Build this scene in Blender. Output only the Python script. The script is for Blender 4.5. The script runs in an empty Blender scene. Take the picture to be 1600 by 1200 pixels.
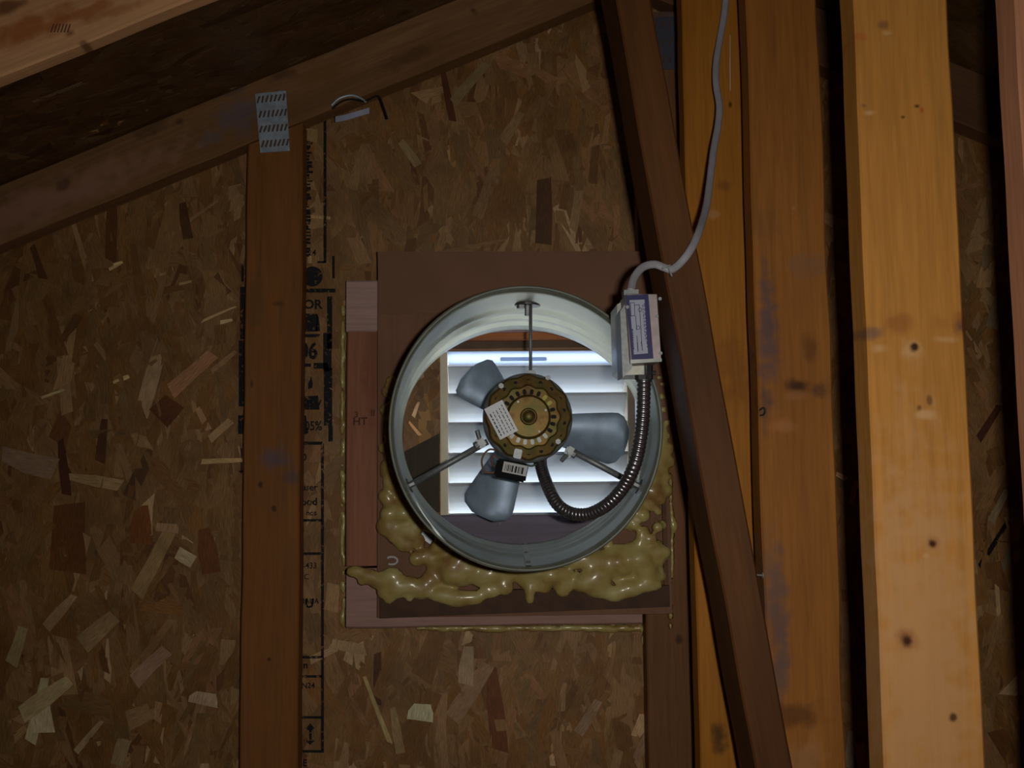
import bpy, bmesh, math, random
from mathutils import Vector, Matrix, noise
random.seed(7)
S = bpy.context.scene
COL = S.collection
pi = math.pi

# ------------------------------------------------------------------ camera
FPX = 1570.0
CAM = Vector((0, 0, 1.2))
YAW, PITCH, ROLL = math.radians(1.6), math.radians(5.0), math.radians(0.55)
fw = Vector((math.sin(YAW) * math.cos(PITCH), math.cos(YAW) * math.cos(PITCH), math.sin(PITCH)))
rt = fw.cross(Vector((0, 0, 1))).normalized()
up = rt.cross(fw).normalized()
rt, up = (rt * math.cos(ROLL) - up * math.sin(ROLL)), (up * math.cos(ROLL) + rt * math.sin(ROLL))
cd = bpy.data.cameras.new('camera')
cd.sensor_width = 36
cd.lens = 36 * FPX / 1600
cd.clip_start = 0.02
cam = bpy.data.objects.new('camera', cd)
COL.objects.link(cam)
m = Matrix((rt, up, -fw)).transposed().to_4x4()
m.translation = CAM
cam.matrix_world = m
S.camera = cam
# ------------------------------------------------------------------ light: sky, sun outside, camera flash
w = bpy.data.worlds.new('world'); S.world = w; w.use_nodes = True
wn = w.node_tree.nodes; wn['Background'].inputs[0].default_value = (0.62, 0.78, 1.0, 1)
wn['Background'].inputs[1].default_value = 0.4
sd = bpy.data.lights.new('sun', 'SUN'); sd.energy = 19.0; sd.angle = 0.02; sd.color = (.90, .96, 1.0)
sun = bpy.data.objects.new('sun', sd); COL.objects.link(sun)
sun.rotation_euler = (math.radians(-50), math.radians(10), 0)      # shines from outside the gable, high up
fl = bpy.data.lights.new('camera_flash', 'AREA'); fl.shape = 'RECTANGLE'; fl.size = 0.03; fl.size_y = 0.018
fl.energy = 2.75; fl.spread = math.radians(140); fl.color = (1.0, 0.95, 0.84)
fo = bpy.data.objects.new('camera_flash', fl); COL.objects.link(fo)
mf = m.copy(); mf.translation = CAM + rt * 0.055 + up * 0.018 + fw * 0.01
# the flash head points a little to the right and down, as the photograph's brighter right side shows
mf = mf @ Matrix.Rotation(math.radians(-8), 4, 'Y') @ Matrix.Rotation(math.radians(-10), 4, 'X')
fo.matrix_world = mf
v = S.view_settings
v.view_transform = 'Standard'; v.look = 'None'; v.gamma = 1; v.use_curve_mapping = False; v.exposure = 0.0

# ------------------------------------------------------------------ helpers
def P(px, py, Y):
    d = fw * FPX + rt * (px - 800) + up * (600 - py)
    return CAM + d * ((Y - CAM.y) / d.y)

def srgb(r, g, b, k=1.0):
    def f(c):
        c /= 255.0
        return (c / 12.92 if c <= .04045 else ((c + .055) / 1.055) ** 2.4) * k
    return (f(r), f(g), f(b), 1)

def tag(o, label=None, cat=None, group=None, kind=None):
    if label: o['label'] = label
    if cat: o['category'] = cat
    if group: o['group'] = group
    if kind: o['kind'] = kind
    return o

def link(name, me, mat=None, parent=None, smooth=False):
    o = bpy.data.objects.new(name, me)
    COL.objects.link(o)
    if mat and not me.materials: me.materials.append(mat)
    if parent: 
        o.parent = parent
        o.matrix_parent_inverse = Matrix.Translation(-parent.location) if parent.rotation_euler[1] == 0 else parent_inv(parent)
    if smooth:
        for p in me.polygons: p.use_smooth = True
    return o

def parent_inv(p):
    return (Matrix.Translation(p.location) @ p.rotation_euler.to_matrix().to_4x4()).inverted()

def obj(name, bm, mat, parent=None, smooth=False):
    me = bpy.data.meshes.new(name)
    bmesh.ops.recalc_face_normals(bm, faces=bm.faces)
    bm.to_mesh(me); bm.free()
    return link(name, me, mat, parent, smooth)

def empty(name, loc):
    o = bpy.data.objects.new(name, None); COL.objects.link(o); o.location = loc
    o.empty_display_size = .02
    return o

def bbox(bm, c, s, rot=None, bev=0):
    r = bmesh.ops.create_cube(bm, size=1)
    vs = r['verts']
    M = Matrix.Translation(Vector(c)) @ (rot.to_4x4() if rot else Matrix.Identity(4)) @ Matrix.Diagonal((s[0], s[1], s[2], 1))
    bmesh.ops.transform(bm, matrix=M, verts=vs)
    if bev:
        es = list({e for vv in vs for e in vv.link_edges})
        bmesh.ops.bevel(bm, geom=es, offset=bev, segments=2, affect='EDGES', clamp_overlap=True)
    return bm

def cyl(bm, a, b, r, r2=None, n=16):
    a, b = Vector(a), Vector(b)
    d = b - a
    q = d.to_track_quat('Z', 'Y').to_matrix().to_4x4()
    M = Matrix.Translation((a + b) / 2) @ q
    bmesh.ops.create_cone(bm, cap_ends=True, segments=n, radius1=r, radius2=r if r2 is None else r2, depth=d.length, matrix=M)
    return bm

def smooth_pts(pts, n=8):
    pts = [Vector(p) for p in pts]
    out = []
    for i in range(len(pts) - 1):
        p0 = pts[max(i - 1, 0)]; p1 = pts[i]; p2 = pts[i + 1]; p3 = pts[min(i + 2, len(pts) - 1)]
        for k in range(n):
            t = k / n
            out.append(0.5 * ((2 * p1) + (p2 - p0) * t + (2 * p0 - 5 * p1 + 4 * p2 - p3) * t * t + (-p0 + 3 * p1 - 3 * p2 + p3) * t ** 3))
    out.append(pts[-1])
    return out

def tube(bm, pts, rad, n=10, flat=1.0, flat_dir=None):
    """rad: number or function of index"""
    rings = []
    ref = Vector((0, 1, 0)) if flat_dir is None else flat_dir
    for i, p in enumerate(pts):
        t = (pts[min(i + 1, len(pts) - 1)] - pts[max(i - 1, 0)]).normalized()
        s = t.cross(ref)
        if s.length < 1e-3: s = t.cross(Vector((1, 0, 0)))
        s.normalize(); u = s.cross(t).normalized()
        r = rad(i) if callable(rad) else rad
        rings.append([bm.verts.new(p + s * (math.cos(a) * r) + u * (math.sin(a) * r * flat)) for a in [2 * pi * k / n for k in range(n)]])
    for a, b in zip(rings, rings[1:]):
        for k in range(n):
            bm.faces.new((a[k], a[(k + 1) % n], b[(k + 1) % n], b[k]))
    bm.faces.new(rings[0]); bm.faces.new(rings[-1])
    return bm

def prism(bm, poly, y0, y1):
    """poly: list of (x,z); extruded along Y"""
    a = [bm.verts.new((x, y0, z)) for x, z in poly]
    b = [bm.verts.new((x, y1, z)) for x, z in poly]
    bm.faces.new(a); bm.faces.new(b[::-1])
    n = len(poly)
    for i in range(n):
        bm.faces.new((a[i], b[i], b[(i + 1) % n], a[(i + 1) % n]))
    return bm

# ------------------------------------------------------------------ materials
class NT:
    def __init__(s, name):
        s.m = bpy.data.materials.new(name); s.m.use_nodes = True
        s.t = s.m.node_tree; s.b = s.t.nodes['Principled BSDF']
    def n(s, typ, **kw):
        nd = s.t.nodes.new(typ)
        for k, val in kw.items():
            if k.startswith('i_'):
                key = k[2:].replace('_', ' ')
                nd.inputs[key].default_value = val
            else: setattr(nd, k, val)
        return nd
    def l(s, a, b): s.t.links.new(a, b)
    def mix(s, fac, a, b, blend='MIX'):
        nd = s.t.nodes.new('ShaderNodeMix'); nd.data_type = 'RGBA'; nd.blend_type = blend
        for sock, val in ((nd.inputs[0], fac), (nd.inputs[6], a), (nd.inputs[7], b)):
            if hasattr(val, 'is_output'): s.l(val, sock)
            else: sock.default_value = val
        return nd.outputs[2]
    def ramp(s, val, stops):
        nd = s.t.nodes.new('ShaderNodeValToRGB')
        cr = nd.color_ramp
        while len(cr.elements) < len(stops): cr.elements.new(.5)
        for e, (p, c) in zip(cr.elements, stops): e.position = p; e.color = c
        s.l(val, nd.inputs[0])
        return nd.outputs[0]

def plain(name, col, rough=.5, metal=0, noise_amt=0.0, scale=60, bump=0, spec=None, coat=0):
    t = NT(name)
    t.b.inputs['Roughness'].default_value = rough
    t.b.inputs['Metallic'].default_value = metal
    if coat: t.b.inputs['Coat Weight'].default_value = coat; t.b.inputs['Coat Roughness'].default_value = .15
    tc = t.n('ShaderNodeTexCoord')
    nz = t.n('ShaderNodeTexNoise', i_Scale=scale, i_Detail=5.0)
    t.l(tc.outputs['Object'], nz.inputs['Vector'])
    d = tuple(c * (1 - noise_amt) for c in col[:3]) + (1,)
    b = tuple(min(1, c * (1 + noise_amt)) for c in col[:3]) + (1,)
    t.l(t.ramp(nz.outputs[0], [(.3, d), (.7, b)]), t.b.inputs['Base Color'])
    if bump:
        bp = t.n('ShaderNodeBump', i_Strength=bump, i_Distance=.002)
        t.l(nz.outputs[0], bp.inputs['Height']); t.l(bp.outputs[0], t.b.inputs['Normal'])
    return t.m

def wood(name, col, contrast=.35, spots=(), seed=0.0, blotch=.25, rough=.65, tint=None):
    """grain runs along the object's local Z; spots: (x,z,rx,rz,colour,strength) in local coordinates"""
    t = NT(name); t.b.inputs['Roughness'].default_value = rough
    t.b.inputs['Specular IOR Level'].default_value = .3
    tc = t.n('ShaderNodeTexCoord'); o = tc.outputs['Object']
    mp = t.n('ShaderNodeMapping'); mp.inputs['Location'].default_value = (seed, seed * 1.7, seed * .3)
    mp.inputs['Scale'].default_value = (1, 1, .06); t.l(o, mp.inputs['Vector'])
    sep = t.n('ShaderNodeSeparateXYZ'); t.l(o, sep.inputs[0])
    n1 = t.n('ShaderNodeTexNoise', i_Scale=55.0, i_Detail=7.0, i_Roughness=.6, i_Distortion=.5)
    t.l(mp.outputs[0], n1.inputs['Vector'])
    mp2 = t.n('ShaderNodeMapping'); mp2.inputs['Scale'].default_value = (1, 1, .3); mp2.inputs['Location'].default_value = (seed, 0, seed)
    t.l(o, mp2.inputs['Vector'])
    n2 = t.n('ShaderNodeTexNoise', i_Scale=9.0, i_Detail=3.0); t.l(mp2.outputs[0], n2.inputs['Vector'])
    n3 = t.n('ShaderNodeTexNoise', i_Scale=240.0, i_Detail=3.0); t.l(mp.outputs[0], n3.inputs['Vector'])
    c = Vector(col[:3])
    lo = tuple(c * (1 - contrast)) + (1,); hi = tuple(min(1, x) for x in c * (1 + contrast * .6)) + (1,)
    base = t.ramp(n1.outputs[0], [(.3, lo), (.55, col), (.75, hi)])
    tn = tint or (col[0] * .72, col[1] * .66, col[2] * .6, 1)
    mr = t.n('ShaderNodeMapRange'); mr.inputs[1].default_value = .42; mr.inputs[2].default_value = .7
    mr.inputs[3].default_value = 0; mr.inputs[4].default_value = blotch * 2
    t.l(n2.outputs[0], mr.inputs[0])
    base = t.mix(mr.outputs[0], base, tn)
    base = t.mix(.35, base, t.ramp(n3.outputs[0], [(.35, (.6, .58, .5, 1)), (.6, (1, 1, 1, 1))]), 'MULTIPLY')
    warp = t.n('ShaderNodeTexNoise', i_Scale=45.0, i_Detail=6.0); t.l(o, warp.inputs['Vector'])
    for (x, z, rx, rz, sc, st) in spots:
        vm = t.n('ShaderNodeMapping')
        vm.inputs['Scale'].default_value = (1 / rx, 0, 1 / rz)
        vm.inputs['Location'].default_value = (-x / rx, 0, -z / rz)
        t.l(o, vm.inputs['Vector'])
        ln = t.n('ShaderNodeVectorMath', operation='LENGTH'); t.l(vm.outputs[0], ln.inputs[0])
        ad = t.n('ShaderNodeMath', operation='ADD'); t.l(ln.outputs['Value'], ad.inputs[0])
        sb = t.n('ShaderNodeMath', operation='MULTIPLY_ADD'); t.l(warp.outputs[0], sb.inputs[0]); sb.inputs[1].default_value = 2.2; sb.inputs[2].default_value = -1.1
        t.l(sb.outputs[0], ad.inputs[1])
        r = t.n('ShaderNodeMapRange'); r.interpolation_type = 'SMOOTHSTEP'
        r.inputs[1].default_value = .25; r.inputs[2].default_value = 1.25; r.inputs[3].default_value = st; r.inputs[4].default_value = 0
        t.l(ad.outputs[0], r.inputs[0])
        base = t.mix(r.outputs[0], base, sc)
    t.l(base, t.b.inputs['Base Color'])
    bp = t.n('ShaderNodeBump', i_Strength=.25, i_Distance=.001); t.l(n1.outputs[0], bp.inputs['Height']); t.l(bp.outputs[0], t.b.inputs['Normal'])
    return t.m

def flake_mat(name, k=1.0):
    t = NT(name); t.b.inputs['Roughness'].default_value = .55
    t.b.inputs['Specular IOR Level'].default_value = .35
    at = t.n('ShaderNodeAttribute', attribute_name='Col')
    uv = t.n('ShaderNodeUVMap'); uv.uv_map = 'UVMap'
    mp = t.n('ShaderNodeMapping'); mp.inputs['Scale'].default_value = (900, 60, 1); t.l(uv.outputs[0], mp.inputs['Vector'])
    n1 = t.n('ShaderNodeTexNoise', i_Scale=1.0, i_Detail=5.0, i_Roughness=.65); t.l(mp.outputs[0], n1.inputs['Vector'])
    tc = t.n('ShaderNodeTexCoord')
    n2 = t.n('ShaderNodeTexNoise', i_Scale=16.0, i_Detail=5.0); t.l(tc.outputs['Object'], n2.inputs['Vector'])
    g = t.ramp(n1.outputs[0], [(.3, (.5, .46, .42, 1)), (.65, (1.12, 1.12, 1.12, 1))])
    c = t.mix(1.0, at.outputs['Color'], g, 'MULTIPLY')
    g2 = t.ramp(n2.outputs[0], [(.35, (.72, .70, .66, 1)), (.62, (1.05, 1.05, 1.05, 1))])
    c = t.mix(.8, c, g2, 'MULTIPLY')
    t.l(c, t.b.inputs['Base Color'])
    return t.m

PAL = [((80, 56, 28), 8), ((84, 61, 34), 7), ((90, 67, 41), 5), ((72, 47, 20), 5), ((60, 35, 14), 1.6), ((103, 80, 52), 1.6),
       ((80, 53, 22), 6), ((122, 100, 72), .45), ((73, 54, 29), 5), ((90, 62, 38), 2)]
PW = [b for a, b in PAL]
def pal(k=4.3, warm=0.0):
    c = random.choices(PAL, PW)[0][0]
    j = random.uniform(.88, 1.1)
    r, g, b, _ = srgb(*c)
    mr_, mg_, mb_, _ = srgb(81, 56, 29)
    r, g, b = r * .76 + mr_ * .24, g * .76 + mg_ * .24, b * .76 + mb_ * .24
    return (r * k * j * .97, g * k * j, b * k * j * 1.12, 1)

def flakes(name, org, U, V, N, ur, vr, count, mat, parent, hole=None, ang=0.0, spread=.55, warm=0, k=4.3, lift=.0):
    """thin wood strands pressed into a panel: one joined part"""
    vs, fs, cols, uvs = [], [], [], []
    for i in range(count):
        u, vv = random.uniform(*ur), random.uniform(*vr)
        L = random.uniform(.045, .15) if random.random() < .85 else random.uniform(.012, .035)
        W = random.uniform(.007, .036) * (1 if L > .03 else .5)
        a = ang + random.gauss(0, spread)
        if random.random() < .12: a = random.uniform(0, pi)
        ca, sa = math.cos(a), math.sin(a)
        if hole and hole[0] - .055 < u < hole[1] + .055 and hole[2] - .055 < vv < hole[3] + .055: 
            if hole[0] - .006 < u < hole[1] + .006 and hole[2] - .006 < vv < hole[3] + .006: continue
            L = min(L, .02); W = min(W, .014)
            du = abs(max(hole[0] - u, u - hole[1])); dv = abs(max(hole[2] - vv, vv - hole[3]))
            if min(du, dv) < .012 and (hole[0]-.012 < u < hole[1]+.012 and hole[2]-.012 < vv < hole[3]+.012): continue
        j = lambda s: random.uniform(-s, s)
        sk = j(.5) * W
        shape = [(-W / 2 + j(.1) * W, -L / 2 + sk), (W / 2 + j(.1) * W, -L / 2 - sk), (W / 2 * random.uniform(.6, 1), j(.15) * L), (W / 2 * random.uniform(.3, 1), L / 2 + j(.2) * W), (-W / 2 * random.uniform(.3, 1), L / 2 + j(.2) * W), (-W / 2 * random.uniform(.7, 1), j(.2) * L)]
        h = random.uniform(.0002, .0016) + lift
        tu, tv = j(.03), j(.012)
        b0 = len(vs)
        for (x, y) in shape:
            uu, v2 = x * ca + y * sa, -x * sa + y * ca
            vs.append(org + U * (u + uu) + V * (vv + v2) + N * (h + x * tu + y * tv))
        for (x, y) in shape:
            uu, v2 = x * ca + y * sa, -x * sa + y * ca
            vs.append(org + U * (u + uu) + V * (vv + v2) - N * .0015)
        c = pal(k, warm)
        o1, o2 = random.random() * 9, random.random() * 9
        fs.append(tuple(range(b0, b0 + 6))); cols += [c] * 6; uvs += [(x + o1, y + o2) for x, y in shape]
        for q in range(6):
            q2 = (q + 1) % 6
            fs.append((b0 + q, b0 + 6 + q, b0 + 6 + q2, b0 + q2)); cols += [c] * 4
            x, y = shape[q]; x2, y2 = shape[q2]
            uvs += [(x + o1, y + o2), (x + o1, y + o2), (x2 + o1, y2 + o2), (x2 + o1, y2 + o2)]
    me = bpy.data.meshes.new(name)
    me.from_pydata([tuple(p) for p in vs], [], fs)
    ca = me.color_attributes.new('Col', 'FLOAT_COLOR', 'CORNER')
    ca.data.foreach_set('color', [x for c in cols for x in c])
    ul = me.uv_layers.new(name='UVMap')
    ul.data.foreach_set('uv', [x for c in uvs for x in c])
    me.update()
    # make the top faces look along N
    o = link(name, me, mat, parent)
    tag(o, kind='stuff')
    return o

M_flake = flake_mat('strand_wood')
def osb_mat():
    t = NT('strand_board'); t.b.inputs['Roughness'].default_value = .7
    tc = t.n('ShaderNodeTexCoord')
    mp = t.n('ShaderNodeMapping'); mp.inputs['Scale'].default_value = (60, 60, 22); t.l(tc.outputs['Object'], mp.inputs[0])
    vo = t.n('ShaderNodeTexVoronoi', i_Scale=1.0); t.l(mp.outputs[0], vo.inputs['Vector'])
    sx = t.n('ShaderNodeSeparateColor'); t.l(vo.outputs['Color'], sx.inputs[0])
    t.l(t.ramp(sx.outputs[0], [(0, srgb(60, 35, 14, 4)), (.5, srgb(80, 56, 28, 4.4)), (1, srgb(100, 78, 48, 4.4))]), t.b.inputs['Base Color'])
    return t.m
M_osb = osb_mat()
M_galv = plain('galvanized_steel', (.40, .42, .42, 1), .55, .6, .18, 35)
M_steel = plain('zinc_steel', (.26, .28, .30, 1), .5, .6, .15, 200)
M_plate = plain('dull_plate_steel', (.42, .5, .62, 1), .5, .35, .2, 120)
M_dark = plain('dark_steel', (.10, .10, .11, 1), .45, .7, .2, 90)
M_pvc = plain('louver_plastic', (.82, .84, .86, 1), .45, 0, .04, 25)
M_cream = plain('cream_trim', srgb(226, 214, 190), .5, 0, .08, 40)
M_black = plain('black_plastic', (.008, .008, .010, 1), .75)
M_black.node_tree.nodes['Principled BSDF'].inputs['Specular IOR Level'].default_value = .12
M_hole = plain('vent_opening_black', (.006, .005, .004, 1), .8)
M_label = plain('white_paper_label', (.85, .88, 1.0, 1), .6, 0, .05, 40)
M_blue = plain('blue_label', srgb(22, 24, 96), .5)
M_ink = plain('label_ink', srgb(50, 50, 80), .6)
M_cable = plain('grey_cable_sheath', srgb(172, 170, 182, .95), .5, 0, .1, 50)
M_foam = None

# brass coloured (yellow chromate) motor shell
def brass():
    t = NT('yellow_chromate_steel'); t.b.inputs['Metallic'].default_value = .6; t.b.inputs['Roughness'].default_value = .5
    tc = t.n('ShaderNodeTexCoord'); nz = t.n('ShaderNodeTexNoise', i_Scale=45.0, i_Detail=5.0); t.l(tc.outputs['Object'], nz.inputs[0])
    t.l(t.ramp(nz.outputs[0], [(.3, (.11, .055, .016, 1)), (.45, (.20, .12, .034, 1)), (.6, (.12, .11, .03, 1)), (.75, (.25, .12, .06, 1))]), t.b.inputs['Base Color'])
    return t.m
M_brass = brass()
def foam_m():
    t = NT('expanding_foam'); t.b.inputs['Roughness'].default_value = .5
    t.b.inputs['Coat Weight'].default_value = .5; t.b.inputs['Coat Roughness'].default_value = .18
    tc = t.n('ShaderNodeTexCoord'); nz = t.n('ShaderNodeTexNoise', i_Scale=22.0, i_Detail=4.0); t.l(tc.outputs['Object'], nz.inputs[0])
    t.l(t.ramp(nz.outputs[0], [(.30, srgb(104, 76, 42, 2.2)), (.48, srgb(116, 102, 58, 2.5)), (.72, srgb(126, 118, 78, 2.6))]), t.b.inputs['Base Color'])
    bp = t.n('ShaderNodeBump', i_Strength=.6, i_Distance=.004); t.l(nz.outputs[0], bp.inputs['Height']); t.l(bp.outputs[0], t.b.inputs['Normal'])
    return t.m
M_foam = foam_m()
def stamp_m():
    t = NT('worn_black_stamp_ink'); t.b.inputs['Roughness'].default_value = .8
    t.b.inputs['Base Color'].default_value = (.008, .008, .012, 1)
    tc = t.n('ShaderNodeTexCoord'); nz = t.n('ShaderNodeTexNoise', i_Scale=160.0, i_Detail=4.0); t.l(tc.outputs['Object'], nz.inputs[0])
    t.l(t.ramp(nz.outputs[0], [(.36, (.1, .1, .1, 1)), (.48, (.92, .92, .92, 1))]), t.b.inputs['Alpha'])
    return t.m
M_stamp = stamp_m()

# ------------------------------------------------------------------ depths of the place (metres from the camera)
YW = 1.545        # inner face of the strand board gable wall
YG0, YG1 = 1.505, 1.543   # gable truss
YB = 1.485        # mounting board front
RX = P(985, 0, YG0).x
SL = 0.425
RZ = P(0, 287, YG0).z + SL * (RX - P(0, 287, YG0).x)     # top of top chords at the ridge
HALF = RZ / SL
def roof_z(x): return RZ - SL * abs(x - RX)
print('ridge', RX, RZ, 'half', HALF)

# ------------------------------------------------------------------ structure
# outside ground
bm = bmesh.new(); bbox(bm, (0, 9.2, -2.6), (40, 15, .1)); g = obj('ground', bm, plain('pale_gravel_ground', (.55, .55, .52, 1), .9, 0, .2, 3)); tag(g, kind='structure')
# gable opening for the louver
hx0, hx1 = P(697, 600, YW).x, P(1001, 600, YW).x
hz1, hz0 = P(800, 527, YW).z, P(800, 862, YW).z
HOLE = (hx0, hx1, hz0, hz1)
def gable_pieces(bm, y0, y1, zsplit_lo, zsplit_hi, hole=None):
    """part of the gable triangle between two heights, minus the hole"""
    def clip(x0, x1, z0, z1):
        # polygon of rectangle cut by the roof line
        pts = []
        n = 24
        top = [(x0 + (x1 - x0) * i / n) for i in range(n + 1)]
        if x0 < RX < x1: top = sorted(top + [RX])
        up_ = [(x, min(z1, roof_z(x))) for x in top]
        up_ = [(x, z) for x, z in up_ if z > z0 + 1e-4]
        if len(up_) < 2: return
        poly = [(up_[0][0], z0)] + up_ + [(up_[-1][0], z0)]
        prism(bm, poly, y0, y1)
    xl, xr = RX - HALF, RX + HALF
    if hole and not (zsplit_hi < hole[2] or zsplit_lo > hole[3]):
        clip(xl, hole[0], zsplit_lo, zsplit_hi); clip(hole[1], xr, zsplit_lo, zsplit_hi)
        clip(hole[0], hole[1], zsplit_lo, hole[2]); clip(hole[0], hole[1], hole[3], zsplit_hi)
    else: clip(xl, xr, zsplit_lo, zsplit_hi)
bm = bmesh.new(); gable_pieces(bm, YW + .0125, YW + .03, 0, 3, HOLE)
wall = obj('wall_back', bm, plain('exterior_siding', (.5, .48, .44, 1), .8)); tag(wall, kind='structure')
zseam = P(850, 69, YW).z
bm = bmesh.new(); gable_pieces(bm, YW, YW + .012, 0, zseam - .0012, HOLE)
pan1 = obj('sheathing_panel', bm, M_osb, wall)
bm = bmesh.new(); gable_pieces(bm, YW, YW + .012, zseam + .0012, 3)
pan2 = obj('sheathing_panel', bm, M_osb, wall)
X, Yv, Z = Vector((1, 0, 0)), Vector((0, 1, 0)), Vector((0, 0, 1))
wx0, wx1 = P(0, 600, YW).x - .12, P(1600, 600, YW).x + .12
wz0 = P(0, 1200, YW).z - .1
flakes('wood_strand', Vector((0, YW, 0)), X, Z, -Yv, (wx0, wx1), (wz0, zseam - .03), 9000, M_flake, pan1, HOLE, 0.0, .32)
flakes('wood_strand', Vector((0, YW, 0)), X, Z, -Yv, (wx0, wx1), (zseam + .03, RZ), 2200, M_flake, pan2, None, 0.1, .38)
# roof deck, both slopes
ceil = empty('ceiling', (RX, 0, RZ)); tag(ceil, kind='structure')
ang = math.atan(SL)
for s in (-1, 1):
    bm = bmesh.new()
    U = Vector((s * math.cos(ang), 0, -math.sin(ang))); Nn = Vector((s * math.sin(ang), 0, math.cos(ang)))
    L = HALF / math.cos(ang) + .05
    a = Vector((RX, 0, RZ)) + Nn * .0008
    q = [a + Yv * -4.1, a + Yv * (YW + .2), a + U * L + Yv * (YW + .2), a + U * L + Yv * -4.1]
    lo = [bm.verts.new(p) for p in q]; hi = [bm.verts.new(p + Nn * .012) for p in q]
    bm.faces.new(lo); bm.faces.new(hi)
    for i in range(4): bm.faces.new((lo[i], hi[i], hi[(i + 1) % 4], lo[(i + 1) % 4]))
    dk = obj('roof_deck_panel', bm, M_osb, ceil)
    flakes('wood_strand', a, U, Yv, -Nn, (.0, 1.45) if s < 0 else (0, 1.1), (.7, YW - .02), 4200 if s < 0 else 2600, M_flake, dk, None, pi / 2, .4, k=1.9)
bm = bmesh.new(); bbox(bm, (RX, -1.27, -.03), (HALF * 2, 5.68, .06)); f = obj('floor', bm, plain('attic_floor_board', srgb(150, 110, 70), .8, 0, .2, 8)); tag(f, kind='structure')
bm = bmesh.new(); prism(bm, [(RX - HALF, 0), (RX, RZ), (RX + HALF, 0)], -4.1, -4.08)
f = obj('wall_front', bm, M_osb); tag(f, kind='structure')

# ------------------------------------------------------------------ lumber
def board(name, a, b, width, y0, y1, mat, label=None, cat='lumber', group=None, parent=None, jit=.0008, wane=None, pivot=0.0, kind=None, top_slope=0.0):
    """a board from a=(x,z) to b=(x,z) (centre line), its broad face towards -Y. Local Z runs along it, origin at a."""
    a = Vector((a[0], 0, a[1])); b = Vector((b[0], 0, b[1]))
    L = (b - a).length; n = max(2, int(L / .03))
    bm = bmesh.new(); rings = []
    c = .0022; hw = width / 2; t = y1 - y0
    sd_ = random.random() * 50
    for i in range(n + 1):
        z = L * i / n
        jl = noise.noise(Vector((z * 9, sd_, 0))) * jit * 2; jr = noise.noise(Vector((z * 9, 0, sd_))) * jit * 2
        if wane: jr -= wane(z / L)
        pts = [(-hw + jl + c, 0), (hw + jr - c, 0), (hw + jr, c), (hw + jr, t - c), (hw + jr - c, t), (-hw + jl + c, t), (-hw + jl, t - c), (-hw + jl, c)]
        rings.append([bm.verts.new((x, y, z + (top_slope * x if i == n else 0))) for x, y in pts])
    for p, q in zip(rings, rings[1:]):
        for k in range(8): bm.faces.new((p[k], p[(k + 1) % 8], q[(k + 1) % 8], q[k]))
    bm.faces.new(rings[0]); bm.faces.new(rings[-1])
    d = b - a
    th = math.atan2(d.x, d.z)
    me = bpy.data.meshes.new(name)
    bmesh.ops.recalc_face_normals(bm, faces=bm.faces); bm.to_mesh(me); bm.free()
    me.materials.append(mat)
    o = bpy.data.objects.new(name, me); COL.objects.link(o)
    o.location = (a.x, y0, a.z); o.rotation_euler = (0, th, 0)
    if parent:
        o.parent = parent; o.matrix_parent_inverse = parent_inv(parent)
    tag(o, label, cat if label else None, group, kind)
    return o

DK = (.03, .012, .004, 1)
def vstud(name, px_l, px_r, py, Y0, Y1, mat_fn, label, z0=0.0, ztop=None, **kw):
    """upright; px_l, px_r: edges of its front face at row py"""
    l, r = P(px_l, py, Y0).x, P(px_r, py, Y0).x
    xc = (l + r) / 2
    zt = ztop if ztop is not None else (roof_z(xc) - .0985 if abs(xc - RX) > .06 else min(roof_z(l), roof_z(r)) - .099)
    if ztop is None and abs(xc - RX) > .06: kw['top_slope'] = SL * (1 if xc < RX else -1)
    mt = mat_fn(lambda px, pyy: (P(px, pyy, Y0).x - xc, P(px, pyy, Y0).z - z0))
    return board(name, (xc, z0), (xc, zt), r - l, Y0, Y1, mt, label, **kw)
def sp(L, px, py, rx, rz, c, s):
    x, z = L(px, py); return (x, z, rx, rz, c, s)
SC = 1 / 1570.

# bright near stud
def m_bright(L):
    k = .92 * SC
    kn = srgb(70, 38, 14); pale = srgb(225, 180, 130); dkb = srgb(140, 70, 24); red = srgb(190, 84, 40)
    sps = [(1440, 1060, 110, 420, srgb(206, 156, 108), .7), (1520, 505, 60, 22, dkb, .5), (1365, 520, 22, 12, srgb(120, 90, 80), .7), (1500, 512, 16, 12, srgb(110, 72, 60), .8), (1400, 505, 32, 18, dkb, .45),
           (1430, 541, 18, 16, pale, .5), (1430, 541, 9, 9, kn, 1), (1452, 625, 5, 9, kn, .6), (1436, 637, 5, 6, kn, .6), (1446, 648, 16, 9, pale, .6),
           (1457, 850, 12, 12, dkb, .4), (1457, 850, 7, 7, kn, 1), (1446, 868, 9, 7, pale, .4), (1417, 1003, 22, 20, dkb, .5), (1417, 1003, 10, 11, kn, 1),
           (1490, 1121, 7, 8, kn, .9), (1380, 40, 11, 9, srgb(120, 80, 60), .6), (1386, 52, 13, 6, pale, .5), (1350, 165, 8, 6, srgb(110, 80, 70), .7), (1358, 176, 12, 6, pale, .6),
           (1433, 166, 6, 4, kn, .85), (1440, 172, 5, 7, red, .8), (1411, 183, 4, 3, kn, .7), (1345, 57, 12, 9, red, .4),
           (1375, 545, 16, 10, pale, .45), (1475, 530, 20, 7, pale, .45)]
    return wood('honey_pine', srgb(206, 142, 66), .16, [sp(L, x, y, rx * k, rz * k, c, s) for x, y, rx, rz, c, s in sps], 1.3, .12)
vstud('truss_stud', 1362, 1516, 700, .92, .958, m_bright, 'broad bright honey-coloured pine stud nearest the camera, with small dark knots', ztop=roof_z(.45) - .11)
def m_pink(L): return wood('pink_pine', srgb(226, 160, 124), .15, [], 4.1)
_xl = P(1586, 0, .92).x
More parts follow.
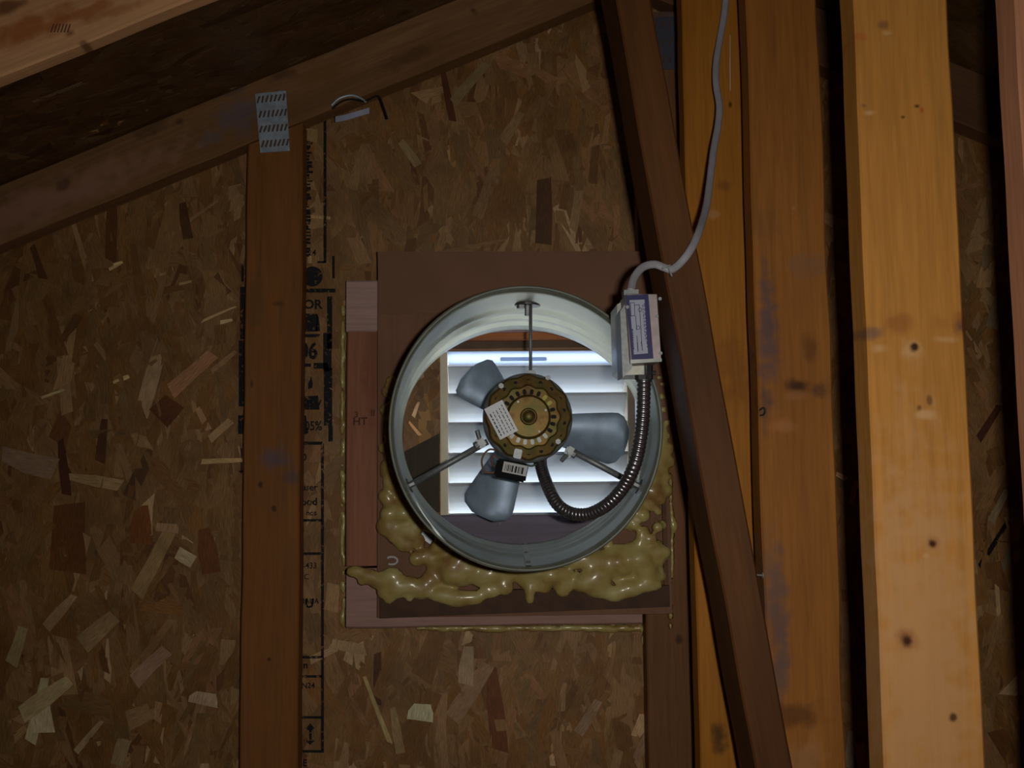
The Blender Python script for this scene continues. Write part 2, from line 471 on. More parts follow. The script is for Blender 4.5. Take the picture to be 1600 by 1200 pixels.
vstud('truss_stud', 1586, 1586 + 152, 0, .92, .958, m_pink, 'pinkish pine stud just showing at the upper right corner', ztop=roof_z(.62) - .11)
# stud C
def m_c(L):
    k = 1.25 * SC
    bl = srgb(96, 82, 92); kn = srgb(60, 38, 24); pale = srgb(196, 132, 80); dkb = srgb(90, 48, 24)
    sps = [(1200, 530, 18, 110, bl, .75), (1196, 640, 12, 40, srgb(80, 66, 70), .6), (1247, 604, 11, 10, kn, .9), (1247, 606, 22, 20, dkb, .6), (1285, 610, 20, 14, srgb(84, 60, 46), .6), (1245, 618, 24, 9, pale, .5),
           (1268, 545, 18, 24, dkb, .5), (1220, 665, 26, 12, pale, .6), (1260, 415, 40, 22, srgb(150, 110, 84), .5), (1215, 960, 22, 90, bl, .6), (1222, 1040, 16, 60, srgb(110, 92, 90), .6),
           (1255, 1185, 34, 26, srgb(190, 140, 96), .6), (1240, 1120, 50, 26, dkb, .6), (1272, 1160, 14, 26, pale, .5), (1205, 900, 22, 70, srgb(126, 98, 86), .5), (1240, 325, 5, 4, pale, .9), (1190, 350, 30, 30, srgb(130, 90, 60), .3)]
    return wood('aged_orange_pine', srgb(182, 118, 52), .22, [sp(L, x, y, rx * k, rz * k, c, s) for x, y, rx, rz, c, s in sps], 2.3, .25)
vstud('truss_stud', 1187, 1306, 700, 1.25, 1.288, m_c, 'aged orange stud with blue-grey stains and a round knot, left of the bright stud', wane=lambda t: .006 * max(0, noise.noise(Vector((t * 11, 3, 1)))) + .001)
# stud B
def m_b(L):
    k = 1.34 * SC
    sps = [(1115, 335, 10, 8, srgb(200, 150, 110), .5), (1130, 290, 14, 10, srgb(120, 70, 26), .5), (1141, 163, 3, 6, srgb(60, 30, 10), .8), (1125, 1150, 14, 26, srgb(40, 28, 22), .8),
           (1150, 580, 40, 60, srgb(120, 66, 26), .35)]
    return wood('smooth_orange_pine', srgb(188, 122, 38), .12, [sp(L, x, y, rx * k, rz * k, c, s) for x, y, rx, rz, c, s in sps], 3.1, .12)
stB = vstud('truss_stud', 1082, 1185, 700, 1.34, 1.378, m_b, 'smooth orange stud behind the grey cable')
# stud D (gable, right of fan)
def m_d(L):
    k = YG0 * SC
    sps = [(1015, 60, 50, 60, srgb(92, 92, 110), .6), (1060, 1000, 6, 8, srgb(50, 30, 20), .7)]
    return wood('dark_aged_stud', srgb(132, 90, 56), .22, [sp(L, x, y, rx * k, rz * k, c, s) for x, y, rx, rz, c, s in sps], 5.1, .3)
vstud('gable_stud', 1004, 1090, 700, YG0, YG1, m_d, 'dark reddish gable stud right of the fan, partly under its mounting board')
# stud A (gable, left)
def m_a(L):
    k = YG0 * SC
    sps = [(430, 718, 24, 20, srgb(96, 90, 112), .6), (455, 745, 14, 20, srgb(80, 76, 90), .5), (393, 598, 4, 9, DK, .8), (407, 757, 5, 6, DK, .8), (428, 794, 4, 5, DK, .8), (420, 1030, 3, 3, DK, .7),
           (435, 475, 14, 4, srgb(70, 48, 30), .5), (400, 470, 14, 60, srgb(112, 80, 40), .5), (455, 900, 14, 80, srgb(130, 84, 40), .4)]
    return wood('brown_gable_pine', srgb(150, 96, 46), .2, [sp(L, x, y, rx * k, rz * k, c, s) for x, y, rx, rz, c, s in sps], 6.7, .3)
vstud('gable_stud', 380, 469, 700, YG0, YG1, m_a, 'brown gable stud left of the fan covering part of the black stamp')
# brace
def face_pt(px, py, Y): p = P(px, py, Y); return (p.x, p.z)
a = face_pt(1191, 1100, 1.15); b = face_pt(1003, 74, 1.15)
d = Vector((a[0] - b[0], a[1] - b[1])).normalized()
a2 = (a[0] + d.x * .9, a[1] + d.y * .9)
zt = 1.9
t_ = (roof_z(.12) - .115 - b[1]) / -d.y
b2 = (b[0] - d.x * t_, b[1] - d.y * t_)
m_br = wood('dark_brace_wood', srgb(108, 66, 30), .25, [], 7.7, .35, tint=srgb(78, 46, 22))
board('diagonal_brace', a2, b2, .043, 1.15, 1.24, m_br, 'dark brown diagonal brace crossing in front of the orange studs', 'lumber')
# chords
def chord(name, side, y0, y1, mat, label, spots=None):
    hv = .0965 / 2
    x1 = RX + side * .02 if side > 0 else RX - .003
    if side > 0: x1 = RX + .003
    xe = RX + side * (HALF - .3)
    za = roof_z(xe) - hv; zb = roof_z(x1) - hv
    if spots:
        d = Vector((x1 - xe, zb - za)).normalized(); sl = []
        for (px, py, rx, rz, c, st) in spots:
            p = P(px, py, y0); q = Vector((p.x - xe, p.z - za)); k = y0 * SC
            sl.append((q.x * d.y - q.y * d.x, q.dot(d), rx * k, rz * k, c, st))
        mat = mat(sl)
    return board(name, (xe, za), (x1, zb), .087, y0, y1, mat, label, 'lumber')
m_ch = lambda sl: wood('pinkish_chord', srgb(150, 110, 74), .28, sl, 9.1, .35, tint=srgb(120, 82, 44))
chord('top_chord', -1, YG0, YG1, m_ch, 'long weathered rafter chord sloping up along the top of the gable wall, left', [(60, 320, 30, 260, srgb(176, 128, 108), .7), (100, 288, 12, 20, srgb(90, 60, 40), .7), (235, 200, 12, 30, srgb(86, 58, 38), .7), (280, 190, 7, 10, srgb(70, 46, 30), .7), (375, 180, 30, 40, srgb(104, 100, 116), .6), (360, 140, 14, 30, srgb(90, 80, 84), .6), (440, 118, 12, 26, srgb(80, 52, 34), .6), (330, 215, 14, 24, srgb(112, 100, 104), .5), (510, 110, 24, 50, srgb(130, 84, 44), .6), (640, 90, 14, 60, srgb(90, 58, 30), .5), (740, 18, 8, 8, srgb(60, 40, 24), .8)])
chord('top_chord', 1, YG0, YG1, wood('dark_chord', srgb(120, 84, 58), .2, [], 9.9, .3), 'dim rafter chord sloping down behind the bright stud at the upper right')
m_nc = wood('warm_near_chord', srgb(200, 148, 108), .2, [(-.01, 3.84, .05, .10, srgb(150, 84, 34), .5), (.01, 4.05, .03, .14, srgb(160, 90, 40), .4)], 11.3, .3, tint=srgb(176, 112, 62))
nc = chord('top_chord', -1, 1.072, 1.095, lambda sl: wood('warm_near_chord', srgb(236, 180, 132), .2, sl, 11.3, .2, tint=srgb(206, 140, 84)), 'bright near rafter chord across the upper left corner', [(40, 45, 24, 90, srgb(176, 98, 40), .8), (130, 20, 12, 60, srgb(170, 96, 44), .7), (110, 52, 7, 10, srgb(120, 70, 40), .8), (15, 10, 14, 30, srgb(110, 60, 26), .8), (180, 18, 9, 60, srgb(176, 112, 64), .6), (130, 68, 6, 8, srgb(120, 84, 60), .8)])
chord('top_chord', 1, 1.072, 1.095, m_nc, 'near rafter chord of the right roof slope above the bright stud')

# framing blocks round the fan
m_red = wood('reddish_block', srgb(166, 110, 84), .2, [(.0, .30, .02, .10, srgb(120, 60, 40), .4), (.012, .235, .003, .004, DK, .9), (.015, .042, .004, .005, DK, .8)], 12.5, .3)
m_pale = wood('pale_pink_block', srgb(196, 162, 156), .12, [], 13.5, .15)
m_pl2 = wood('pale_pink_sill', srgb(180, 142, 132), .14, [], 14.5, .2)
def rect_px(x0, y0, x1, y1, Y):
    a = P(x0, (y0 + y1) / 2, Y); b = P(x1, (y0 + y1) / 2, Y); c = P((x0 + x1) / 2, y0, Y); d = P((x0 + x1) / 2, y1, Y)
    return a.x, b.x, d.z, c.z
x0, x1, z0, z1 = rect_px(541, 518, 627, 884, YG0)
board('framing_block', ((x0 + x1) / 2, z0), ((x0 + x1) / 2, z1), x1 - x0, YG0, YG1, m_red, 'reddish upright framing block along the left edge of the fan board', 'lumber')
x0, x1, z0, z1 = rect_px(541, 437, 1003, 517, YG0)
board('framing_block', (x0, (z0 + z1) / 2), (x1, (z0 + z1) / 2), z1 - z0, YG0, YG1, m_pale, 'pale pink framing block end showing at the upper left of the fan board', 'lumber')
x0, x1, z0, z1 = rect_px(541, 886, 1003, 978, YG0)
board('framing_block', (x0, (z0 + z1) / 2), (x1, (z0 + z1) / 2), z1 - z0, YG0, YG1, m_pl2, 'pale pink framing block running under the fan board', 'lumber')

# ------------------------------------------------------------------ mounting board with oval hole
TN, TF = 1.25, YB - .002      # near and far rim of the fan tube
cn, cf = P(822, 667, TN), P(815, 680, TF)
rnx, rnz = 208 * TN * SC, 217 * TN * SC
rfx, rfz = 188 * TF * SC, 167 * TF * SC
cmid = cf
bx0, bx1, bz0, bz1 = rect_px(590, 393, 1044, 962, YB)
m_bd = NT('brown_mounting_board')
t = m_bd; t.b.inputs['Roughness'].default_value = .75
tc = t.n('ShaderNodeTexCoord'); nz = t.n('ShaderNodeTexNoise', i_Scale=7.0, i_Detail=6.0); t.l(tc.outputs['Object'], nz.inputs[0])
mpp = t.n('ShaderNodeMapping'); mpp.inputs['Scale'].default_value = (120, 120, 8); t.l(tc.outputs['Object'], mpp.inputs[0])
nz2 = t.n('ShaderNodeTexNoise', i_Scale=1.0, i_Detail=4.0); t.l(mpp.outputs[0], nz2.inputs[0])
c_ = t.ramp(nz.outputs[0], [(.3, srgb(118, 82, 60)), (.7, srgb(140, 98, 76))])
t.l(t.mix(.25, c_, t.ramp(nz2.outputs[0], [(.35, (.6, .6, .6, 1)), (.6, (1, 1, 1, 1))]), 'MULTIPLY'), t.b.inputs['Base Color'])
m_bd = t.m
def holed_plate(x0, x1, z0, z1, c, rx, rz, y0, y1, n=96):
    bm = bmesh.new(); rows = []
    angs = sorted([2 * pi * i / n for i in range(n)] + [math.atan2(zz - c.z, xx - c.x) % (2 * pi) for xx in (x0, x1) for zz in (z0, z1)])
    for y in (y0, y1):
        inn, out = [], []
        for a in angs:
            ca, sa = math.cos(a), math.sin(a)
            inn.append(bm.verts.new((c.x + rx * ca, y, c.z + rz * sa)))
            ts = []
            if abs(ca) > 1e-9: ts.append(((x1 if ca > 0 else x0) - c.x) / ca)
            if abs(sa) > 1e-9: ts.append(((z1 if sa > 0 else z0) - c.z) / sa)
            t = min(ts); out.append(bm.verts.new((c.x + t * ca, y, c.z + t * sa)))
        rows.append((inn, out))
    N = len(angs)
    for i in range(N):
        j = (i + 1) % N
        (a, b), (c2, d2) = rows
        bm.faces.new((a[i], a[j], b[j], b[i])); bm.faces.new((c2[i], d2[i], d2[j], c2[j]))
        bm.faces.new((a[i], c2[i], c2[j], a[j])); bm.faces.new((b[i], b[j], d2[j], d2[i]))
    return bm
mb = obj('mounting_board', holed_plate(bx0, bx1, bz0, bz1, cf, rfx + .010, rfz + .010, YB, YB + .012), m_bd)
tag(mb, 'square brown panel with a round opening that carries the fan', 'board')
# pasted layers: seam strips at the top left of the panel, dark lower edge board
bm = bmesh.new()
q = P(593, 393, YB)
prism(bm, [face_pt(590, 393, YB - .0012), face_pt(1000, 393, YB - .0012), face_pt(1003, 489, YB - .0012), face_pt(592, 490, YB - .0012)], YB - .0015, YB)
# cut to stay clear of the tube: build only as a shallow strip
obj('facing_sheet', bm, plain('brown_cardboard', srgb(134, 96, 76), .85, 0, .08, 12), mb)
bm = bmesh.new()
prism(bm, [face_pt(593, 928, YB - .014), face_pt(1046, 915, YB - .014), face_pt(1047, 948, YB - .014), face_pt(594, 966, YB - .014)], YB - .014, YB)
o = obj('bottom_strip', bm, plain('dark_stained_strip', srgb(74, 44, 22), .7, 0, .3, 40), mb); o['label'] = 'dark brown lower strip'
bm = bmesh.new()
prism(bm, [face_pt(1034, 745, YB - .006), face_pt(1040, 745, YB - .006), face_pt(1045, 925, YB - .006), face_pt(1038, 925, YB - .006)], YB - .006, YB)
o = obj('side_strip', bm, plain('dark_side_strip', srgb(96, 60, 34), .7, 0, .3, 40), mb)
# staple / paper scraps and stamp on the panel
bm = bmesh.new()
tube(bm, [P(612 + 9 * math.cos(a), 878 + 6 * math.sin(a) - 2, YB - .0015) for a in [i * .35 - 2.4 for i in range(14)]], .0016, 6)
obj('chalk_mark', bm, plain('chalk_white', (.6, .6, .62, 1), .9), mb)
for (x, y, an, ww, hh) in ((668, 838, 35, 20, 15), (690, 850, 40, 12, 6), (983, 818, -40, 18, 12)):
    bm = bmesh.new(); c = P(x, y, YB - .004); bbox(bm, c, (ww * .00094, .0008, hh * .00094), Matrix.Rotation(math.radians(an), 3, 'Y'))
    obj('tape_scrap', bm, plain('silver_tape', (.45, .5, .56, 1), .4, .3), mb)

# ------------------------------------------------------------------ gable louver
LY = YW + .006
t = NT('translucent_louver_plastic')
t.b.inputs['Base Color'].default_value = (.50, .53, .57, 1); t.b.inputs['Roughness'].default_value = .5
tr = t.n('ShaderNodeBsdfTranslucent'); tr.inputs[0].default_value = (.72, .8, .95, 1)
mx = t.n('ShaderNodeMixShader'); mx.inputs[0].default_value = .04
t.l(t.b.outputs[0], mx.inputs[1]); t.l(tr.outputs[0], mx.inputs[2]); t.l(mx.outputs[0], t.t.nodes['Material Output'].inputs[0])
M_slat = t.m
M_rail = M_slat.copy(); M_rail.name = 'sunlit_rail_plastic'; M_rail.node_tree.nodes['Mix Shader'].inputs[0].default_value = .6
lou = empty('gable_louver', P(845, 812, LY)); tag(lou, 'white slatted louver vent behind the fan letting in daylight', 'vent')
lx0, lx1 = P(688, 680, YW - .004).x, P(993, 680, YW - .004).x
ltz, lbz = P(800, 549, YW - .004).z, P(800, 858, YW - .004).z
# frame: four pieces, flange inside the wall face
def fr(name, x0, x1, z0, z1, y0, y1, mat, label=None, bev=.0015):
    bm = bmesh.new(); bbox(bm, ((x0 + x1) / 2, (y0 + y1) / 2, (z0 + z1) / 2), (x1 - x0, y1 - y0, z1 - z0), None, bev)
    o = obj(name, bm, mat, lou)
    if label: o['label'] = label
    return o
fr('frame_side', lx0, lx0 + .0115, lbz, ltz, YW - .006, YW + .05, M_cream)
fr('frame_side', lx1 - .0115, lx1, lbz, ltz, YW - .006, YW + .05, M_cream)
fr('frame_top', lx0 + .012, lx1 - .012, ltz - .0195, ltz, YW - .006, YW - .002, M_rail)
fr('frame_bottom', lx0 + .012, lx1 - .012, lbz, lbz + .006, YW - .006, YW + .05, M_pvc)
fr('head_strip', lx0 - .004, lx1 + .004, ltz + .0005, P(800, 529, YW - .004).z, YW - .006, YW - .002, plain('dark_head_strip', srgb(96, 74, 56), .7, 0, .25, 30), 'dark wooden strip above the top rail')
fr('head_bead', lx0 - .004, lx1 + .004, ltz + .001, ltz + .005, YW - .009, YW - .006, plain('brown_head_bead', srgb(170, 130, 100), .7, 0, .15, 30))
c = P(818, 561, YW - .009); bm = bmesh.new(); bbox(bm, c, (.072, .003, .006), None, .001); o = obj('latch_tab', bm, M_rail, lou); o['label'] = 'small raised bright tab on the top rail'
# slats: inner edge high, outer edge low
ys = [570, 615, 660, 707.5, 754.5, 802, 849]
zs = [P(830, y, YW + .004).z for y in ys]
for i in range(6):
    za, zb = zs[i], zs[i + 1]
    bm = bmesh.new()
    Yi, Yo = YW + .002, YW + .058
    drop = (za - zb) * 1.02
    pts = [(Yi, za + .001), (Yi - .003, za - .003), (Yi, za - .006)]
    # gently curved blade section, (y,z)
    up_s = [(Yi, za + .0005)] ; lo_s = []
    for k in range(7):
        s = k / 6
        y = Yi + (Yo - Yi) * s; z = za - drop * (s + .10 * math.sin(pi * s)) 
        up_s.append((y + .0006, z + .0012)); lo_s.append((y - .0006, z - .0012))
    sec = up_s + lo_s[::-1] + [(Yi - .0012, za - .004), (Yi - .0022, za - .002)]
    A = [bm.verts.new((lx0 + .0118, y, z)) for y, z in sec]; B = [bm.verts.new((lx1 - .0118, y, z)) for y, z in sec]
    bm.faces.new(A); bm.faces.new(B[::-1])
    for k in range(len(sec)): bm.faces.new((A[k], B[k], B[(k + 1) % len(sec)], A[(k + 1) % len(sec)]))
    obj('louver_slat', bm, M_slat, lou)
# rough timber and a dark wedge round the louver seen through the tube
m_rt = wood('lit_rough_timber', srgb(186, 116, 70), .25, [], 15.5, .2)
x0, x1, z0, z1 = rect_px(722, 505, 925, 531, YW - .022)
board('header_strip', (x0, (z0 + z1) / 2), (x1, (z0 + z1) / 2), z1 - z0, YW - .022, YW - .003, m_rt, 'orange wooden strip above the louver, seen through the fan tube', 'lumber')
x0, x1, z0, z1 = rect_px(665, 804, 985, 885, YW - .020)
board('sill_board', (x0, (z0 + z1) / 2), (x1, (z0 + z1) / 2), z1 - z0, YW - .020, YW - .003, wood('grey_sill', srgb(120, 112, 130), .2, [], 16.2, .2), 'grey-violet sill board below the louver, seen through the fan tube', 'lumber')
a = face_pt(600, 790, YW - .024); b = face_pt(676, 752, YW - .024)
bm = bmesh.new()
prism(bm, [face_pt(600, 722, YW - .02), face_pt(686, 677, YW - .02), face_pt(686, 800, YW - .02), face_pt(664, 803, YW - .02), face_pt(664, 860, YW - .02), face_pt(600, 860, YW - .02)], YW - .016, YW - .002)
o = obj('dark_wedge', bm, wood('dark_wedge_grain', srgb(70, 60, 48), .2, [], 17.2, .2)); tag(o, 'dark angled piece left of the louver, inside the fan tube', 'lumber')  # flat dark shape with a slanted top edge beside the louver

# ------------------------------------------------------------------ powered attic fan: housing
fan = empty('attic_fan', (cf.x, YB, cf.z)); tag(fan, 'round galvanized attic fan housing with brass-coloured motor held on three rods', 'fan')
def tube_pt(t, a, dr=0.0):
    """t 0 near rim .. 1 far rim, a angle"""
    c = cn.lerp(cf, t)
    s = t
    rx = rnx + (rfx - rnx) * s + dr; rz = rnz + (rfz - rnz) * s + dr
    return Vector((c.x + rx * math.cos(a), c.y, c.z + rz * math.sin(a)))
ts = [0, .012, .03, .08, .15, .25, .35, .42, .45, .48, .51, .56, .60, .63, .66, .69, .74, .78, .81, .84, .87, .92, .97, 1]
bead = {.45: .0028, .48: .0028, .63: .0028, .66: .0028, .81: .0028, .84: .0028, 0: .004, .012: .003, .03: .0, 1: -.0}
bm = bmesh.new(); NS = 120; rings_i = []; rings_o = []
for t0 in ts:
    dr = bead.get(t0, 0)
    wob = lambda a: .0010 * math.sin(3 * a + 1) 
    rings_i.append([bm.verts.new(tube_pt(t0, 2 * pi * k / NS, -dr * (1 if t0 > .1 else -1) + wob(2 * pi * k / NS))) for k in range(NS)])
    rings_o.append([bm.verts.new(tube_pt(t0, 2 * pi * k / NS, .0012 - dr * (1 if t0 > .1 else -1) + wob(2 * pi * k / NS))) for k in range(NS)])
for R in (rings_i, rings_o):
    for a, b in zip(R, R[1:]):
        for k in range(NS): bm.faces.new((a[k], a[(k + 1) % NS], b[(k + 1) % NS], b[k]))
for a, b in ((rings_i[0], rings_o[0]), (rings_i[-1], rings_o[-1])):
    for k in range(NS): bm.faces.new((a[k], a[(k + 1) % NS], b[(k + 1) % NS], b[k]))
M_tube = plain('tube_galvanized', (.37, .375, .30, 1), .42, .55, .16, 14)
obj('housing_tube', bm, M_tube, fan, True)
# rolled near rim
bm = bmesh.new()
pts = [tube_pt(0.0, 2 * pi * k / 90, .003) for k in range(91)]
rr = []
for k in range(90):
    a = 2 * pi * k / 90; c = tube_pt(0, a, .0035); rad = Vector((math.cos(a), 0, math.sin(a)))
    rr.append([bm.verts.new(c + rad * (.0020 * math.cos(q)) + Yv * (.0020 * math.sin(q))) for q in [2 * pi * j / 8 for j in range(8)]])
for k in range(90):
    A, B = rr[k], rr[(k + 1) % 90]
    for j in range(8): bm.faces.new((A[j], A[(j + 1) % 8], B[(j + 1) % 8], B[j]))
obj('rolled_rim', bm, plain('rim_steel', (.22, .24, .21, 1), .6, .4, .2, 30), fan, True)
# lapped seam with rivets at the bottom
bm = bmesh.new()
a0, a1 = -pi / 2 - .012, -pi / 2 + .03
q0 = [tube_pt(.02 + .94 * k / 12, a0, -.0018) for k in range(13)]; q1 = [tube_pt(.02 + .94 * k / 12, a1, -.0018) for k in range(13)]
A = [bm.verts.new(p) for p in q0]; B = [bm.verts.new(p) for p in q1]; C_ = [bm.verts.new(p + Z * -.0015) for p in q0]; D_ = [bm.verts.new(p + Z * -.0015) for p in q1]
for k in range(12):
    bm.faces.new((A[k], A[k + 1], B[k + 1], B[k])); bm.faces.new((C_[k], D_[k], D_[k + 1], C_[k + 1])); bm.faces.new((A[k], C_[k], C_[k + 1], A[k + 1])); bm.faces.new((B[k], B[k + 1], D_[k + 1], D_[k]))
seam = obj('lapped_seam', bm, M_tube, fan)
for k in (.12, .5, .88):
    bm = bmesh.new(); p = tube_pt(k, -pi / 2 + .009, -.0022); cyl(bm, p - Z * .001, p + Z * .0016, .0032, .002, 12); obj('rivet', bm, M_steel, seam, True)

# motor
MF = 1.262
mc = P(826, 651, MF); mc2 = Vector((mc.x, 1.37, mc.z - .0))
R = 68 * MF * SC
mot = empty('motor', mc2); mot.parent = fan; mot.matrix_parent_inverse = Matrix.Translation(-fan.location)
def mobj(name, bm, mat, smooth=False, label=None):
    o = obj(name, bm, mat, None, smooth); o.parent = mot
    o.matrix_parent_inverse = (Matrix.Translation(mc2)).inverted()
    if label: o['label'] = label
    return o
def lathe(bm, c, prof, n=72, lobes=0, amp=0.0):
    """prof: (r, y)"""
    rings = []
    for r, y in prof:
        if r < 1e-6: rings.append([bm.verts.new((c.x, y, c.z))])
        else: rings.append([bm.verts.new((c.x + (r + (amp * math.cos(lobes * a) if amp and r > .6 * R else 0)) * math.cos(a), y, c.z + (r + (amp * math.cos(lobes * a) if amp and r > .6 * R else 0)) * math.sin(a))) for a in [2 * pi * k / n for k in range(n)]])
    for A, B in zip(rings, rings[1:]):
        if len(A) == 1 and len(B) == 1: continue
        for k in range(n):
            k2 = (k + 1) % n
            if len(A) == 1: bm.faces.new((A[0], B[k2], B[k]))
            elif len(B) == 1: bm.faces.new((A[k], A[k2], B[0]))
            else: bm.faces.new((A[k], A[k2], B[k2], B[k]))
    return bm
# scalloped front end shell
bm = bmesh.new()
lathe(bm, mc, [(0, MF + .003), (R * .20, MF + .003), (R * .20, MF - .001), (R * .46, MF), (R * .50, MF + .003), (R * .52, MF + .007), (R * .70, MF + .008), (R * .74, MF + .006), (R * .94, MF + .009), (R * .99, MF + .013), (R * .99, MF + .024), (R * .93, MF + .026), (0, MF + .027)], 96, 12, R * .026)
mobj('end_shell', bm, M_brass, False, 'brass-coloured scalloped end shell')
bm = bmesh.new()
lathe(bm, mc, [(0, MF + .026), (R * 1.0, MF + .026), (R * 1.06, MF + .03), (R * 1.06, MF + .075), (R * 1.0, MF + .08), (R * .9, MF + .1), (0, MF + .105)], 72)
mobj('motor_can', bm, M_steel, True)
bm = bmesh.new()
lathe(bm, mc, [(0, MF - .0095), (R * .07, MF - .0095), (R * .125, MF - .007), (R * .13, MF - .001), (R * .13, MF + .003)], 32); mobj('shaft_cap', bm, M_brass, True)
bm = bmesh.new()
lathe(bm, mc, [(R * .135, MF - .0005), (R * .15, MF - .0035), (R * .175, MF - .0035), (R * .20, MF - .0005), (R * .19, MF + .003)], 40); mobj('shaft_collar', bm, M_brass, True)
# vent openings: inner ring of 22 slots, outer ring of 16 holes
k_in = 22
for i in range(k_in):
    a = 2 * pi * i / k_in; r = R * .585
    c = Vector((mc.x + r * math.cos(a), MF + .0065, mc.z + r * math.sin(a)))
    low = 190 < math.degrees(a) < 330
    bm = bmesh.new(); bbox(bm, c, (.0068, .003, .0046), Matrix.Rotation(-a, 3, 'Y'), .0008)
    up_r = 20 < math.degrees(a) < 60
    mobj('vent_slot', bm, M_galv if low and 225 < math.degrees(a) < 320 else (plain('yellow_wire', srgb(190, 180, 80), .6) if up_r else M_hole), False)
for i in range(18):
    a = 2 * pi * (i + .5) / 18; r = R * .84
    c = Vector((mc.x + r * math.cos(a), MF + .008, mc.z + r * math.sin(a)))
    bm = bmesh.new(); cyl(bm, c + Yv * .003, c - Yv * .0006, .0026, n=10)
    mobj('vent_hole', bm, M_hole)
for a in (20, 125, 215, 305):
    a = math.radians(a); c = Vector((mc.x + R * .42 * math.cos(a), MF - .0002, mc.z + R * .42 * math.sin(a)))
    bm = bmesh.new(); cyl(bm, c + Yv * .002, c - Yv * .0012, .0014, n=10); mobj('rivet', bm, M_galv)
for (x, y) in ((856, 590), (783, 603), (872, 690)):
    c = P(x, y, MF + .004); bm = bmesh.new(); cyl(bm, c + Yv * .01, c - Yv * .002, .0036, n=6); mobj('bolt_head', bm, M_steel)
# clip at the bottom of the shell
bm = bmesh.new(); bbox(bm, P(809, 709, MF - .002), (.010, .003, .012), Matrix.Rotation(math.radians(12), 3, 'Y'), .001); mobj('spring_clip', bm, M_steel)
# white paper label on the shell
lab = empty('paper_label', P(783, 657, MF - .002)); lab.parent = fan; lab.matrix_parent_inverse = Matrix.Translation(-fan.location)
th = math.radians(-27)
rot = Matrix.Rotation(-th, 3, 'Y').inverted() if False else Matrix.Rotation(math.radians(-27), 3, 'Y')
bm = bmesh.new(); lc = P(783, 656, MF - .0022); bbox(bm, lc, (.0255, .0008, .0435), rot)
lab_o = obj('label_sheet', bm, M_label, None); lab_o.parent = lab; lab_o.matrix_parent_inverse = Matrix.Translation(-lab.location)
bpy.data.objects.remove(lab)   # a single sheet is enough: hang it directly on the fan
lab_o.name = 'paper_label'; lab_o.parent = fan; lab_o.matrix_parent_inverse = Matrix.Translation(-fan.location); lab_o['label'] = 'white paper label stuck slantwise on the motor'
random.seed(21)
bm = bmesh.new()
for i in range(5):
    x = -.009 + i * .0045; z = -.018
    while z < .016:
        l = random.uniform(.002, .006)
        if z + l > .018: break
        if i == 0 and z > 0.012: break
        bbox(bm, lc + rot @ Vector((x, -.0006, z + l / 2)), (.0010 if i else .0016, .0003, l), rot)
        z += l + .0014
o = obj('fine_print', bm, M_ink, lab_o, False)
o.matrix_parent_inverse = Matrix.Identity(4); o.parent = lab_o; o.matrix_parent_inverse = Matrix.Identity(4)
tag(o, kind='stuff')

# fan blades behind the motor
bc = Vector((mc.x, 1.43, mc.z))
bm = bmesh.new(); cyl(bm, (bc.x, 1.366, bc.z), (bc.x, 1.44, bc.z), .006, n=16); obj('drive_shaft', bm, M_steel, fan, True)
bm = bmesh.new(); cyl(bm, (bc.x, 1.415, bc.z), (bc.x, 1.445, bc.z), .03, n=32); obj('blade_hub', bm, M_dark, fan, True)
M_blade = plain('blade_aluminium', (.34, .44, .60, 1), .5, .35, .2, 40)
def blade(angle_deg, ln=1.0, tw=.35):
    bm = bmesh.new(); NR, NC = 14, 10; g = []
    for i in range(NR):
        s = i / (NR - 1); r = .026 + s * .125 * ln
        half = .014 + .027 * s ** .8
        if s > .80: half *= math.sqrt(max(0.15, 1 - ((s - .80) / .22) ** 2))
        row = []
        for j in range(NC):
            q = -1 + 2 * j / (NC - 1)
            x = r; z = q * half; y = -q * half * tw + .012 * q * q
            row.append((x, y, z))
        g.append(row)
    a = math.radians(angle_deg); ca, sa = math.cos(a), math.sin(a)
    tr_ = lambda p, dy: bm.verts.new((bc.x + p[0] * ca - p[2] * sa, bc.y + p[1] + dy, bc.z + p[0] * sa + p[2] * ca))
    F = [[tr_(p, 0) for p in row] for row in g]; K = [[tr_(p, .0012) for p in row] for row in g]
    for i in range(NR - 1):
        for j in range(NC - 1):
            bm.faces.new((F[i][j], F[i + 1][j], F[i + 1][j + 1], F[i][j + 1])); bm.faces.new((K[i][j], K[i][j + 1], K[i + 1][j + 1], K[i + 1][j]))
    for i in range(NR - 1):
        bm.faces.new((F[i][0], K[i][0], K[i + 1][0], F[i + 1][0])); bm.faces.new((F[i][-1], F[i + 1][-1], K[i + 1][-1], K[i][-1]))
    for j in range(NC - 1):
        bm.faces.new((F[0][j], F[0][j + 1], K[0][j + 1], K[0][j])); bm.faces.new((F[-1][j], K[-1][j], K[-1][j + 1], F[-1][j + 1]))
    return obj('fan_blade', bm, M_blade, fan, True)
blade(-10); blade(136, .66); blade(246, .95)

# support rods with wing brackets
def rod(p_in, p_out, r):
    bm = bmesh.new(); cyl(bm, p_in, p_out, r, n=12); o = obj('support_rod', bm, M_steel, fan, True)
    d = (p_out - p_in).normalized()
    return o, d
YS = 1.32
r1, d = rod(P(829, 592, YS), P(829, 474, YS), .0022)
r2, d2 = rod(P(762, 690, YS), tube_pt(.33, math.radians(205.5)), .0042)
r3, d3 = rod(P(885, 700, YS), tube_pt(.33, math.radians(-27)), .0042)
